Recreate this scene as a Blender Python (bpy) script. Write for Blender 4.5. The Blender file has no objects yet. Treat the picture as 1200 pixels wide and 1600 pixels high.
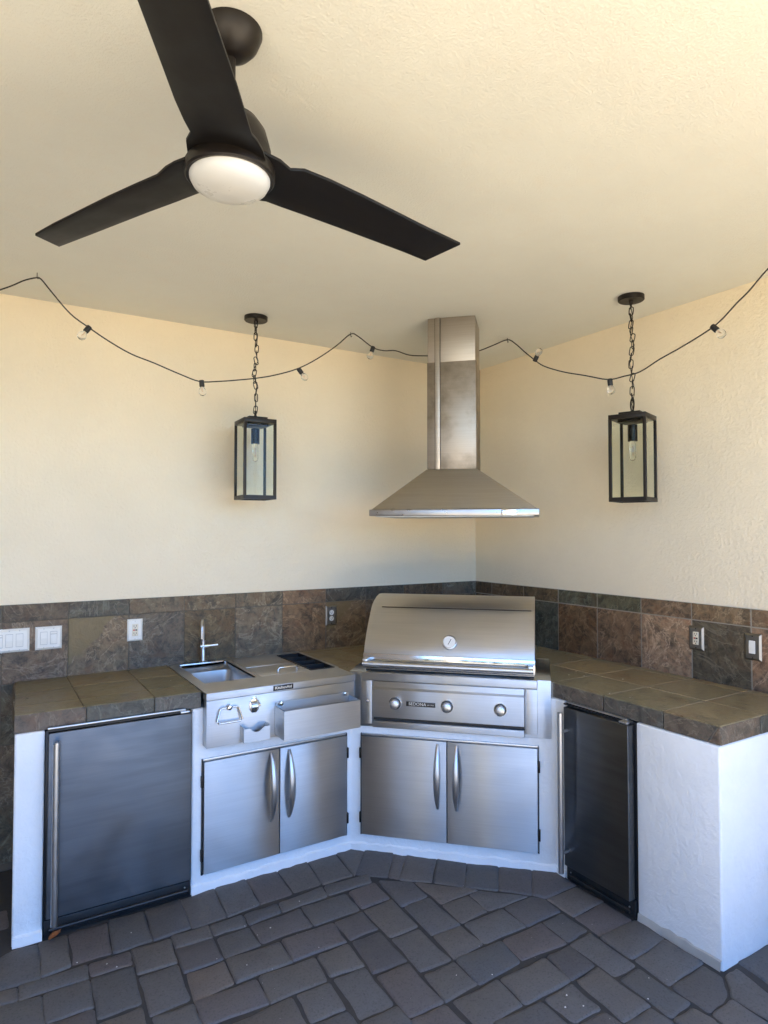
import bpy, bmesh, math, random
from mathutils import Vector, Matrix
random.seed(7)
R = math.radians
scene = bpy.context.scene
COL = scene.collection

# ---------------------------------------------------------------- camera
cam_data = bpy.data.cameras.new('camera')
cam_data.sensor_fit = 'HORIZONTAL'
cam_data.sensor_width = 36.0
cam_data.lens = 36.0 * 1015.0 / 1200.0
cam_data.clip_start = 0.02
cam_data.clip_end = 2000
cam = bpy.data.objects.new('camera', cam_data)
COL.objects.link(cam)
_yaw, _pitch = R(58.36), math.atan(29.0 / 1015.0)
cam.location = (-3.203, -3.865, 1.72)
_f = Vector((math.cos(_yaw) * math.cos(_pitch), math.sin(_yaw) * math.cos(_pitch), math.sin(_pitch)))
cam.rotation_euler = _f.to_track_quat('-Z', 'Y').to_euler()
scene.camera = cam

# ---------------------------------------------------------------- sky, sun, exposure
SUN_EL, SUN_AZ = 62.0, 305.0      # azimuth of the sun as seen from the patio, degrees counter-clockwise from +X
world = bpy.data.worlds.new('World')
scene.world = world
world.use_nodes = True
wn = world.node_tree.nodes
wl_ = world.node_tree.links
sky = wn.new('ShaderNodeTexSky')
sky.sky_type = 'NISHITA'
sky.sun_disc = False
sky.sun_elevation = R(SUN_EL)
sky.sun_rotation = R(90.0 - SUN_AZ)
sky.air_density = 1.0
sky.dust_density = 0.0
sky.ozone_density = 5.0
sky.altitude = 4000.0
bg = wn['Background']
bg.inputs['Strength'].default_value = 0.15
wl_.new(sky.outputs['Color'], bg.inputs['Color'])

sun_data = bpy.data.lights.new('sun', 'SUN')
sun_data.energy = 4.2
sun_data.angle = R(0.5)
sun_data.color = (1.0, 0.90, 0.76)
sun = bpy.data.objects.new('sun', sun_data)
COL.objects.link(sun)
_sd = Vector((math.cos(R(SUN_AZ)) * math.cos(R(SUN_EL)), math.sin(R(SUN_AZ)) * math.cos(R(SUN_EL)), math.sin(R(SUN_EL))))
sun.rotation_euler = _sd.to_track_quat('Z', 'Y').to_euler()
sun.location = (-8, -10, 12)

scene.view_settings.view_transform = 'Standard'
scene.view_settings.look = 'None'
scene.view_settings.gamma = 1.0
scene.view_settings.use_curve_mapping = False
scene.view_settings.exposure = 2.78
scene.view_settings.use_white_balance = True      # the camera balanced for the warm bounce under the roof
scene.view_settings.white_balance_temperature = 5750
scene.view_settings.white_balance_tint = 5
scene.render.engine = 'CYCLES'
scene.cycles.use_denoising = True
scene.cycles.denoiser = 'OPENIMAGEDENOISE'
scene.cycles.max_bounces = 12
scene.cycles.diffuse_bounces = 6
scene.cycles.glossy_bounces = 6
scene.cycles.transmission_bounces = 10
scene.cycles.sample_clamp_indirect = 4.0
scene.cycles.caustics_reflective = False
scene.cycles.caustics_refractive = False

# ---------------------------------------------------------------- materials
def new_mat(name):
    m = bpy.data.materials.new(name)
    m.use_nodes = True
    nt = m.node_tree
    b = nt.nodes['Principled BSDF']
    return m, nt.nodes, nt.links, b

def mapping(N, L, scale=(1, 1, 1), coord='Object', rnd=False):
    tc = N.new('ShaderNodeTexCoord')
    mp = N.new('ShaderNodeMapping')
    mp.inputs['Scale'].default_value = scale
    L.new(tc.outputs[coord], mp.inputs['Vector'])
    if rnd:
        oi = N.new('ShaderNodeObjectInfo')
        ml = N.new('ShaderNodeMath'); ml.operation = 'MULTIPLY'; ml.inputs[1].default_value = 97.0
        L.new(oi.outputs['Random'], ml.inputs[0])
        cb = N.new('ShaderNodeCombineXYZ')
        for i in range(3):
            L.new(ml.outputs[0], cb.inputs[i])
        L.new(cb.outputs[0], mp.inputs['Location'])
    return mp.outputs['Vector']

def noise(N, L, vec, scale, detail=4, rough=0.55, dist=0.0):
    n = N.new('ShaderNodeTexNoise')
    n.inputs['Scale'].default_value = scale
    n.inputs['Detail'].default_value = detail
    n.inputs['Roughness'].default_value = rough
    n.inputs['Distortion'].default_value = dist
    L.new(vec, n.inputs['Vector'])
    return n.outputs['Fac']

def ramp(N, L, fac, stops):
    r = N.new('ShaderNodeValToRGB')
    e = r.color_ramp.elements
    while len(e) < len(stops):
        e.new(0.5)
    for el, (p, c) in zip(e, stops):
        el.position = p
        el.color = (c, c, c, 1) if isinstance(c, (int, float)) else (c[0], c[1], c[2], 1)
    L.new(fac, r.inputs['Fac'])
    return r.outputs['Color']

def mixc(N, L, fac, a, b, mode='MIX'):
    m = N.new('ShaderNodeMix'); m.data_type = 'RGBA'; m.blend_type = mode
    for s, v in ((m.inputs['Factor'], fac), (m.inputs['A'], a), (m.inputs['B'], b)):
        if isinstance(v, (int, float)):
            s.default_value = v
        elif isinstance(v, tuple):
            s.default_value = (v[0], v[1], v[2], 1)
        else:
            L.new(v, s)
    return m.outputs['Result']

def bump(N, L, b, height, strength, distance, prev=None):
    bp = N.new('ShaderNodeBump')
    bp.inputs['Strength'].default_value = strength
    bp.inputs['Distance'].default_value = distance
    L.new(height, bp.inputs['Height'])
    if prev is not None:
        L.new(prev, bp.inputs['Normal'])
    L.new(bp.outputs['Normal'], b.inputs['Normal'])
    return bp.outputs['Normal']

def plain(name, col, rough=0.5, metal=0.0, spec=0.5, var=0.0, vscale=20.0):
    m, N, L, b = new_mat(name)
    b.inputs['Base Color'].default_value = (*col, 1)
    b.inputs['Roughness'].default_value = rough
    b.inputs['Metallic'].default_value = metal
    b.inputs['Specular IOR Level'].default_value = spec
    v = mapping(N, L)
    f = noise(N, L, v, vscale, 4)
    if var:
        c = mixc(N, L, f, tuple(x * (1 - var) for x in col), tuple(min(1, x * (1 + var)) for x in col))
        L.new(c, b.inputs['Base Color'])
    L.new(ramp(N, L, f, [(0.3, max(0, rough - 0.05)), (0.7, min(1, rough + 0.07))]), b.inputs['Roughness'])
    return m

def stucco(name, col, bscale=55.0, bdist=0.0025, strength=0.5, var=0.05, rough=0.9, blot=None):
    m, N, L, b = new_mat(name)
    v = mapping(N, L)
    f1 = noise(N, L, v, 1.7, 5, 0.6)
    lo = tuple(x * (1 - var) for x in col); hi = tuple(min(1, x * (1 + var * 0.6)) for x in col)
    c = mixc(N, L, ramp(N, L, f1, [(0.35, 0.0), (0.65, 1.0)]), lo, hi)
    f0 = noise(N, L, v, 14.0, 5, 0.65)
    c = mixc(N, L, ramp(N, L, f0, [(0.25, 0.35), (0.5, 0.0)]), c, blot or lo)
    L.new(c, b.inputs['Base Color'])
    b.inputs['Roughness'].default_value = rough
    b.inputs['Specular IOR Level'].default_value = 0.2
    f2 = noise(N, L, v, bscale, 5, 0.62, 0.3)
    h = ramp(N, L, f2, [(0.36, 0.0), (0.70, 1.0)])
    n1 = bump(N, L, b, h, strength, bdist)
    f3 = noise(N, L, v, 5.0, 3, 0.5)
    bump(N, L, b, f3, 0.3, 0.012, n1)
    return m

def slate(name, cols, rough=0.42, rel=0.5, scale=1.0, vein=0.6):
    m, N, L, b = new_mat(name)
    v = mapping(N, L, rnd=True)
    oi = N.new('ShaderNodeObjectInfo')
    f1 = noise(N, L, v, 4.2 * scale, 9, 0.66, 2.2)
    c = ramp(N, L, f1, [(0.32, cols[0]), (0.44, cols[1]), (0.52, cols[2]), (0.60, cols[1]), (0.72, cols[3])])
    # flaked, mottled grain
    f2 = noise(N, L, v, 15.0 * scale, 10, 0.74, 1.2)
    c = mixc(N, L, ramp(N, L, f2, [(0.48, 0.0), (0.62, 0.7)]), c, cols[3])
    c = mixc(N, L, ramp(N, L, f2, [(0.36, 0.75), (0.47, 0.0)]), c, cols[0])
    f6 = noise(N, L, v, 44.0 * scale, 8, 0.7, 0.8)
    c = mixc(N, L, ramp(N, L, f6, [(0.36, 0.4), (0.47, 0.0)]), c, cols[0])
    c = mixc(N, L, ramp(N, L, f6, [(0.57, 0.0), (0.70, 0.3)]), c, cols[4])
    # thin pale veins where a warped field crosses its middle
    f3 = noise(N, L, v, 2.6 * scale, 6, 0.6, 3.0)
    c = mixc(N, L, ramp(N, L, f3, [(0.482, 0.0), (0.497, vein), (0.503, vein), (0.518, 0.0)]), c, cols[4])
    # rust blooms
    f4 = noise(N, L, v, 6.5 * scale, 7, 0.7, 0.6)
    c = mixc(N, L, ramp(N, L, f4, [(0.54, 0.0), (0.68, 0.6)]), c, (0.155, 0.085, 0.045))
    # on some tiles a smooth paler cleft layer with a ragged edge
    f5 = noise(N, L, v, 1.5 * scale, 6, 0.55, 0.5)
    pl = N.new('ShaderNodeMath'); pl.operation = 'MULTIPLY'
    L.new(oi.outputs['Alpha'], pl.inputs[0])
    tc = N.new('ShaderNodeTexCoord'); sx = N.new('ShaderNodeSeparateXYZ')
    L.new(tc.outputs['Object'], sx.inputs[0])
    ma = N.new('ShaderNodeMath'); ma.operation = 'MULTIPLY_ADD'; ma.inputs[1].default_value = 0.9
    L.new(sx.outputs['Z'], ma.inputs[0]); L.new(f5, ma.inputs[2])
    mb_ = N.new('ShaderNodeMath'); mb_.operation = 'MULTIPLY_ADD'; mb_.inputs[1].default_value = -0.5
    L.new(sx.outputs['X'], mb_.inputs[0]); L.new(ma.outputs[0], mb_.inputs[2])
    L.new(ramp(N, L, mb_.outputs[0], [(0.535, 0.0), (0.55, 0.92)]), pl.inputs[1])
    pale = mixc(N, L, ramp(N, L, f2, [(0.4, 0.0), (0.7, 0.5)]), (0.17, 0.145, 0.085), (0.22, 0.19, 0.12))
    c = mixc(N, L, pl.outputs[0], c, pale)
    tone = oi.outputs['Color']
    c = mixc(N, L, 1.0, c, tone, 'MULTIPLY')
    L.new(c, b.inputs['Base Color'])
    L.new(ramp(N, L, f2, [(0.3, rough - 0.10), (0.7, rough + 0.16)]), b.inputs['Roughness'])
    b.inputs['Specular IOR Level'].default_value = 0.45
    n1 = bump(N, L, b, f1, rel, 0.014)
    n2 = bump(N, L, b, f2, rel, 0.008, n1)
    bump(N, L, b, f6, rel, 0.003, n2)
    return m

def steel(name, col=(0.58, 0.59, 0.60), rough=0.38, aniso=0.95, tangent=(0, 0, 1), smear=0.10, stretch=(1.0, 1.0, 9), stain=None):
    m, N, L, b = new_mat(name)
    b.inputs['Metallic'].default_value = 1.0
    b.inputs['Anisotropic'].default_value = aniso
    cb = N.new('ShaderNodeCombineXYZ')
    for i in range(3):
        cb.inputs[i].default_value = tangent[i]
    L.new(cb.outputs[0], b.inputs['Tangent'])
    v = mapping(N, L, scale=stretch)
    f = noise(N, L, v, 2.6, 3, 0.5, 0.2)
    v2 = mapping(N, L)
    g = noise(N, L, v2, 3.5, 4, 0.55, 0.6)
    L.new(ramp(N, L, g, [(0.3, rough - 0.06), (0.7, rough + 0.10)]), b.inputs['Roughness'])
    c = mixc(N, L, ramp(N, L, f, [(0.34, smear), (0.56, 0.0)]), col, tuple(x * 0.6 for x in col))
    gv = mapping(N, L, scale=(2.5, 2.5, 170))
    gr_ = noise(N, L, gv, 1.0, 3, 0.6)
    c = mixc(N, L, ramp(N, L, gr_, [(0.35, 0.22), (0.6, 0.0)]), c, tuple(x * 0.72 for x in col))
    if stain:
        s = noise(N, L, v2, 3.2, 9, 0.62, 0.0)
        c = mixc(N, L, ramp(N, L, s, [(0.42, 0.0), (0.62, 0.85)]), c, stain)
        L.new(ramp(N, L, s, [(0.4, rough), (0.65, rough + 0.25)]), b.inputs['Roughness'])
    L.new(c, b.inputs['Base Color'])
    return m

M = {}
M['wall'] = stucco('cream_stucco', (0.87, 0.765, 0.575), 60.0, 0.0034, 0.60, 0.035, blot=(0.85, 0.745, 0.545))
M['ceiling'] = stucco('textured_ceiling_paint', (0.775, 0.77, 0.695), 125.0, 0.0026, 0.45, 0.03, blot=(0.78,0.73,0.63))
M['pier'] = stucco('white_stucco', (0.87, 0.88, 0.878), 34.0, 0.0034, 0.50, 0.06)
M['grout_light'] = plain('sand_grout', (0.30, 0.265, 0.21), 0.9, var=0.2)
M['grout'] = plain('dark_grout', (0.13, 0.115, 0.09), 0.9, var=0.3)
M['wing'] = stucco('tan_house_stucco', (0.40, 0.34, 0.28), 60.0)
M['mortar'] = plain('grey_mortar', (0.42, 0.41, 0.38), 0.9, var=0.15)
M['joint'] = plain('joint_sand', (0.048, 0.045, 0.042), 0.95, var=0.4, vscale=60)
S_WALL = [(0.045, 0.040, 0.032), (0.125, 0.108, 0.080), (0.185, 0.140, 0.095), (0.250, 0.210, 0.148), (0.36, 0.315, 0.24)]
S_TOP = [(0.085, 0.070, 0.036), (0.160, 0.134, 0.074), (0.185, 0.152, 0.082), (0.23, 0.195, 0.118), (0.27, 0.24, 0.165)]
S_EDGE = [(0.050, 0.045, 0.038), (0.110, 0.098, 0.082), (0.130, 0.106, 0.086), (0.165, 0.145, 0.118), (0.24, 0.22, 0.185)]
M['slate_wall'] = slate('slate_backsplash', S_WALL, 0.5, 0.6)
M['slate_top'] = slate('slate_counter_top', S_TOP, 0.34, 0.16, vein=0.25)
M['slate_edge'] = slate('slate_counter_edge', S_EDGE, 0.45, 0.4)
M['steel'] = steel('brushed_steel')
M['steel_dark'] = steel('smudged_fridge_steel', (0.155, 0.16, 0.168), 0.36, 0.9, smear=0.34, stretch=(0.9, 0.9, 8))
M['steel_warm'] = steel('hood_steel', (0.44, 0.40, 0.33), 0.42, 0.6, smear=0.08)
M['steel_stain'] = steel('stained_duct_steel', (0.36, 0.31, 0.25), 0.40, 0.2, smear=0.1, stain=(0.20, 0.165, 0.115))
M['steel_duct'] = steel('duct_steel', (0.44, 0.39, 0.33), 0.40, 0.2, smear=0.1)
M['steel_lid'] = steel('grill_lid_steel', (0.50, 0.485, 0.455), 0.42, 0.1, smear=0.06)
M['steel_top'] = steel('brushed_steel_deck', (0.56, 0.54, 0.50), 0.40, 0.4, tangent=(0, 1, 0), smear=0.1)
M['chrome'] = plain('polished_steel', (0.72, 0.72, 0.72), 0.14, 1.0)
M['plate_steel'] = plain('dull_steel', (0.30, 0.29, 0.27), 0.38, 1.0)
M['rim_steel'] = plain('rim_steel', (0.42, 0.40, 0.38), 0.30, 1.0)
M['satin'] = plain('satin_steel', (0.58, 0.58, 0.58), 0.36, 1.0)
M['black'] = plain('black_plastic', (0.012, 0.012, 0.013), 0.45)
M['bronze'] = plain('dark_bronze', (0.012, 0.0085, 0.006), 0.42, 0.3, var=0.25, vscale=30)
M['blade'] = plain('dark_fan_blade', (0.005, 0.0038, 0.003), 0.5, 0.0, spec=0.28, var=0.35, vscale=9)
M['opal'] = plain('white_opal_glass', (0.60, 0.595, 0.57), 0.3)
M['white_plastic'] = plain('white_plastic', (0.80, 0.79, 0.74), 0.35)
M['ivory'] = plain('ivory_plastic', (0.72, 0.66, 0.52), 0.4)
M['cord'] = plain('black_cord', (0.014, 0.013, 0.012), 0.6)
M['badge'] = plain('black_badge', (0.010, 0.010, 0.011), 0.3)
M['badge_text'] = plain('silver_lettering', (0.75, 0.75, 0.74), 0.35, 0.6)
M['gauge'] = plain('gauge_face', (0.80, 0.79, 0.75), 0.3)
M['red'] = plain('red_button', (0.45, 0.05, 0.03), 0.4)
M['leaf'] = plain('dry_leaf', (0.30, 0.11, 0.035), 0.7, var=0.35, vscale=60)
M['crumb'] = plain('white_grit', (0.75, 0.72, 0.66), 0.8)
M['filament'] = plain('filament', (0.75, 0.42, 0.16), 0.4)

def glass_mat(name, tint, rough=0.0, ior=1.45):
    m, N, L, b = new_mat(name)
    b.inputs['Base Color'].default_value = (*tint, 1)
    b.inputs['Roughness'].default_value = rough
    b.inputs['IOR'].default_value = ior
    b.inputs['Transmission Weight'].default_value = 1.0
    return m
M['glass'] = glass_mat('clear_pane', (0.96, 0.99, 0.93), ior=1.16)
M['bulb_glass'] = glass_mat('bulb_glass', (0.99, 0.99, 0.98))

def paver_mat():
    m, N, L, b = new_mat('tumbled_concrete_paver')
    v = mapping(N, L, rnd=True)
    oi = N.new('ShaderNodeObjectInfo')
    base = ramp(N, L, oi.outputs['Random'], [(0.0, (0.120, 0.122, 0.126)), (0.2, (0.140, 0.130, 0.118)), (0.4, (0.100, 0.106, 0.113)), (0.58, (0.142, 0.124, 0.120)), (0.75, (0.088, 0.087, 0.090)), (0.9, (0.140, 0.139, 0.138)), (1.0, (0.178, 0.146, 0.118))])
    f1 = noise(N, L, v, 7.0, 5, 0.6, 0.4)
    c = mixc(N, L, ramp(N, L, f1, [(0.35, 0.0), (0.68, 0.55)]), base, (0.118, 0.108, 0.098))
    f2 = noise(N, L, v, 120.0, 3, 0.7)
    c = mixc(N, L, ramp(N, L, f2, [(0.30, 0.55), (0.48, 0.0)]), c, (0.040, 0.039, 0.040))
    c = mixc(N, L, ramp(N, L, f2, [(0.66, 0.0), (0.76, 0.5)]), c, (0.20, 0.19, 0.175))
    f3 = noise(N, L, v, 26.0, 6, 0.65)
    c = mixc(N, L, ramp(N, L, f3, [(0.56, 0.0), (0.75, 0.35)]), c, (0.165, 0.160, 0.150))
    L.new(c, b.inputs['Base Color'])
    L.new(ramp(N, L, f3, [(0.3, 0.62), (0.7, 0.85)]), b.inputs['Roughness'])
    b.inputs['Specular IOR Level'].default_value = 0.4
    n1 = bump(N, L, b, f3, 0.45, 0.004)
    bump(N, L, b, f2, 0.35, 0.0012, n1)
    return m
M['paver'] = paver_mat()

def ground_mat():
    m, N, L, b = new_mat('pale_desert_ground')
    v = mapping(N, L)
    f = noise(N, L, v, 0.6, 8, 0.65)
    g = noise(N, L, v, 30.0, 4, 0.7)
    c = ramp(N, L, f, [(0.3, (0.56, 0.44, 0.29)), (0.7, (0.68, 0.55, 0.38))])
    c = mixc(N, L, ramp(N, L, g, [(0.35, 0.5), (0.55, 0.0)]), c, (0.42, 0.33, 0.22))
    L.new(c, b.inputs['Base Color'])
    b.inputs['Roughness'].default_value = 0.95
    bump(N, L, b, g, 0.5, 0.01)
    return m
M['ground'] = ground_mat()
def leaf_mat():
    m, N, L, b = new_mat('added_hedge_leaves')
    f = noise(N, L, mapping(N, L), 0.9, 4, 0.6)
    L.new(ramp(N, L, f, [(0.3, (0.035, 0.055, 0.018)), (0.6, (0.065, 0.095, 0.03)), (0.8, (0.10, 0.125, 0.05))]), b.inputs['Base Color'])
    b.inputs['Roughness'].default_value = 0.6
    return m
M['leaves'] = leaf_mat()

# ---------------------------------------------------------------- mesh helpers
class MB:
    def __init__(self):
        self.v = []; self.f = []
    def add(self, verts, faces):
        o = len(self.v)
        self.v += [tuple(p) for p in verts]
        self.f += [tuple(i + o for i in q) for q in faces]
        return self
    def box(self, x0, x1, y0, y1, z0, z1):
        return self.add([(x0, y0, z0), (x1, y0, z0), (x1, y1, z0), (x0, y1, z0), (x0, y0, z1), (x1, y0, z1), (x1, y1, z1), (x0, y1, z1)],
                        [(0, 3, 2, 1), (4, 5, 6, 7), (0, 1, 5, 4), (1, 2, 6, 5), (2, 3, 7, 6), (3, 0, 4, 7)])
    def prism(self, poly, a, b, fn=lambda u, v, w: (u, v, w)):
        n = len(poly)
        vs = [fn(u, v, a) for u, v in poly] + [fn(u, v, b) for u, v in poly]
        fs = [tuple(range(n))[::-1], tuple(range(n, 2 * n))] + [(i, (i + 1) % n, n + (i + 1) % n, n + i) for i in range(n)]
        return self.add(vs, fs)
    def slab(self, poly, a, b, ch, fn=lambda u, v, w: (u, v, w)):
        """a flat piece with chamfered upper rim"""
        n = len(poly)
        ins = inset(poly, ch)
        vs = [fn(u, v, a) for u, v in poly] + [fn(u, v, b - ch * 0.8) for u, v in poly] + [fn(u, v, b) for u, v in ins]
        fs = [tuple(range(2 * n, 3 * n))]
        for k in (0, n):
            fs += [(k + i, k + (i + 1) % n, k + n + (i + 1) % n, k + n + i) for i in range(n)]
        return self.add(vs, fs)
    def tube(self, pts, r, seg=10, closed=False, caps=True):
        pts = [Vector(p) for p in pts]
        n = len(pts)
        rs = r if isinstance(r, (list, tuple)) else [r] * n
        up = None; rings = []
        for i in range(n):
            if closed:
                t = pts[(i + 1) % n] - pts[i - 1]
            else:
                t = pts[min(i + 1, n - 1)] - pts[max(i - 1, 0)]
            t = t.normalized() if t.length > 1e-9 else Vector((0, 0, 1))
            if up is None:
                up = Vector((0, 0, 1)) if abs(t.z) < 0.9 else Vector((1, 0, 0))
            a = t.cross(up)
            if a.length < 1e-6:
                a = t.cross(Vector((0, 1, 0)))
            a.normalize(); b = a.cross(t).normalized(); up = b
            rr = rs[i]
            ra, rb = rr if isinstance(rr, (list, tuple)) else (rr, rr)
            rings.append([pts[i] + a * math.cos(2 * math.pi * k / seg) * ra + b * math.sin(2 * math.pi * k / seg) * rb for k in range(seg)])
        vs = [p for ring in rings for p in ring]; fs = []
        for i in range(n if closed else n - 1):
            j = (i + 1) % n
            fs += [(i * seg + k, i * seg + (k + 1) % seg, j * seg + (k + 1) % seg, j * seg + k) for k in range(seg)]
        if caps and not closed:
            fs.append(tuple(range(seg))[::-1]); fs.append(tuple((n - 1) * seg + k for k in range(seg)))
        return self.add(vs, fs)
    def lathe(self, prof, c=(0, 0, 0), seg=24, axis='Z'):
        def put(r, a, h):
            u, w = r * math.cos(a), r * math.sin(a)
            p = {'Z': (u, w, h), 'Y': (u, h, w), 'X': (h, u, w)}[axis]
            return (p[0] + c[0], p[1] + c[1], p[2] + c[2])
        vs = []; fs = []
        for r, h in prof:
            vs += [put(max(r, 1e-5), 2 * math.pi * k / seg, h) for k in range(seg)]
        for i in range(len(prof) - 1):
            fs += [(i * seg + k, i * seg + (k + 1) % seg, (i + 1) * seg + (k + 1) % seg, (i + 1) * seg + k) for k in range(seg)]
        return self.add(vs, fs)
    def build(self, name, mat, parent=None, bevel=0.0, smooth=True, ang=40, seg=2, loc=None):
        me = bpy.data.meshes.new(name)
        me.from_pydata(self.v, [], self.f)
        bm = bmesh.new(); bm.from_mesh(me)
        bmesh.ops.recalc_face_normals(bm, faces=bm.faces)
        if bevel:
            es = [e for e in bm.edges if len(e.link_faces) == 2 and e.calc_face_angle(0) > R(30)]
            bmesh.ops.bevel(bm, geom=es, offset=bevel, segments=seg, affect='EDGES', clamp_overlap=True, profile=0.5)
        bm.to_mesh(me); bm.free()
        if smooth:
            me.shade_smooth()
            me.set_sharp_from_angle(angle=R(ang))
        me.materials.append(M[mat] if isinstance(mat, str) else mat)
        return link(name, me, parent, loc)

def link(name, me, parent=None, loc=None, rot=None):
    o = bpy.data.objects.new(name, me)
    COL.objects.link(o)
    if parent is not None:
        o.parent = parent
    if loc is not None:
        o.location = loc
    if rot is not None:
        o.rotation_euler = rot
    return o

def inset(poly, d):
    n = len(poly); out = []
    area = sum(poly[i][0] * poly[(i + 1) % n][1] - poly[(i + 1) % n][0] * poly[i][1] for i in range(n))
    s = 1 if area > 0 else -1
    for i in range(n):
        p0 = Vector(poly[i - 1]); p1 = Vector(poly[i]); p2 = Vector(poly[(i + 1) % n])
        e1 = (p1 - p0).normalized(); e2 = (p2 - p1).normalized()
        n1 = Vector((-e1.y, e1.x)) * s; n2 = Vector((-e2.y, e2.x)) * s
        m = (n1 + n2)
        m = m / max(0.35, m.dot(n1)) if m.length > 1e-6 else n1
        q = p1 + m * d
        out.append((q.x, q.y))
    return out

def thing(name, label, cat, loc=(0, 0, 0), rotz=0.0, group=None):
    o = bpy.data.objects.new(name, None)
    o.empty_display_size = 0.1
    COL.objects.link(o)
    o.location = loc; o.rotation_euler = (0, 0, rotz)
    return tag(o, label, cat, group)

def tag(o, label, cat, group=None):
    o['label'] = label; o['category'] = cat
    if group:
        o['group'] = group
    return o

def lettering(name, body, size, mat, parent, loc, rot, depth=0.0008, sx=1.0):
    cu = bpy.data.curves.new(name, 'FONT')
    cu.body = body; cu.size = size; cu.align_x = 'CENTER'; cu.align_y = 'CENTER'; cu.extrude = depth; cu.offset = 0.0
    tmp = bpy.data.objects.new(name + '_tmp', cu)
    COL.objects.link(tmp)
    dg = bpy.context.evaluated_depsgraph_get()
    me = bpy.data.meshes.new_from_object(tmp.evaluated_get(dg))
    bpy.data.objects.remove(tmp)
    me.materials.clear(); me.materials.append(M[mat])
    o = link(name, me, parent, loc, rot)
    o.scale = (sx, 1, 1)
    return o

# ================================================================ the setting
ZC = 2.943            # ceiling height
ZT = 0.945            # counter top
ZS = 1.339            # top of the slate
ROOF_X, ROOF_Y = -5.0, -4.2

g = MB().add([(-400, -400, -0.03), (400, -400, -0.03), (400, 400, -0.03), (-400, 400, -0.03)], [(0, 1, 2, 3)]).build('ground', 'ground', smooth=False)
g['kind'] = 'structure'
floor = MB().box(ROOF_X, 0, ROOF_Y, 0, -0.12, -0.0060).build('patio_floor', 'joint', smooth=False)
floor['kind'] = 'structure'
ceil = MB().box(ROOF_X, 1.25, ROOF_Y, 0.22, ZC, ZC + 0.22).build('ceiling', 'ceiling', smooth=False)
ceil['kind'] = 'structure'

wall_l = MB().box(ROOF_X - 0.05, 0.22, 0.0, 0.22, -0.1, ZC).build('stucco_wall', 'wall', smooth=False)
tag(wall_l, 'cream stucco wall left of the corner, behind the larger refrigerator and sink', 'wall')
wall_r = MB().box(0.0, 0.22, -3.95, 0.0, -0.1, ZC).build('stucco_wall', 'wall', smooth=False)
tag(wall_r, 'cream stucco wall right of the corner, behind the smaller refrigerator', 'wall')

# slate tiles of the two walls (thin stone set on the stucco, pale rim of plaster above)
TT = 0.011
TONES = [(0.78, 0.82, 0.82), (1.0, 0.95, 0.86), (1.12, 0.98, 0.84), (0.72, 0.78, 0.74), (0.95, 0.93, 0.88), (1.25, 1.12, 0.95)]
def tinted(o, tone=None, flake=0.0):
    t = tone or random.choice(TONES)
    k = random.uniform(0.92, 1.08)
    o.color = (t[0] * k, t[1] * k, t[2] * k, flake)
    return o
def wall_tile(parent, side, a0, a1, z0, z1, tone=None, flake=0.0):
    j = 0.0022 if side == 'L' else 0.0030
    p = [(a0 + j, z0 + j), (a1 - j, z0 + j), (a1 - j, z1 - j), (a0 + j, z1 - j)]
    cx, cz = (a0 + a1) / 2, (z0 + z1) / 2
    p = [(u - cx, v - cz) for u, v in p]
    t = TT + random.uniform(-0.0015, 0.0025)
    if side == 'L':
        return tinted(MB().slab(p, 0, t, 0.0018, lambda u, v, w: (u, -w, v)).build('tile', 'slate_wall', parent, smooth=False, loc=(cx, 0, cz)), tone, flake)
    return tinted(MB().slab(p, 0, t, 0.0018, lambda u, v, w: (-w, u, v)).build('tile', 'slate_wall', parent, smooth=False, loc=(0, cx, cz)), tone, flake)

ZR = 1.250
MB().box(-5.6, 0, -0.0075, 0.001, -0.02, ZS - 0.002).build('grout_bed', 'grout', wall_l, smooth=False)
MB().box(-0.0088, 0.001, -2.9, -0.0088, -0.02, ZS - 0.002).build('grout_bed', 'grout_light', wall_r, smooth=False)
seams_l = [-2.81 + 0.3065 * k for k in range(-4, 9)] + [-0.32, -TT]
# colour of each stone: (top strip, big tile, pale cleft layer) in order from the left
TL = {3: ((0.70, 0.64, 0.58), (1.05, 0.92, 0.82), 0), 4: ((0.62, 0.66, 0.64), (1.15, 1.02, 0.84), 1.0), 5: ((0.92, 0.86, 0.74), (0.80, 0.78, 0.76), 0), 6: ((0.98, 0.90, 0.72), (0.86, 0.74, 0.52), 0),
      7: ((1.0, 0.92, 0.76), (1.08, 1.0, 0.86), 0.0), 8: ((1.2, 0.92, 0.68), (1.12, 0.82, 0.54), 0), 9: ((0.55, 0.56, 0.52), (0.95, 0.76, 0.54), 0.9), 10: ((0.40, 0.42, 0.42), (0.66, 0.54, 0.42), 0), 11: ((0.58, 0.48, 0.38), (0.8, 0.6, 0.45), 0), 12: ((0.6, 0.5, 0.4), (0.7, 0.55, 0.42), 0)}
TR = {7: ((0.72, 0.60, 0.48), (0.52, 0.62, 0.66), 0.0), 6: ((0.72, 0.62, 0.48), (0.50, 0.62, 0.66), 0), 5: ((0.55, 0.62, 0.55), (0.82, 0.58, 0.40), 0), 4: ((0.62, 0.68, 0.56), (1.0, 0.76, 0.60), 0), 3: ((1.1, 0.88, 0.72), (1.75, 1.42, 1.22), 0),
      2: ((1.2, 1.0, 0.78), (0.66, 0.64, 0.58), 0), 1: ((1.15, 0.95, 0.78), (1.45, 1.15, 1.0), 0), 8: ((0.6, 0.5, 0.4), (0.6, 0.55, 0.5), 0)}
seams_l.sort()
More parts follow.
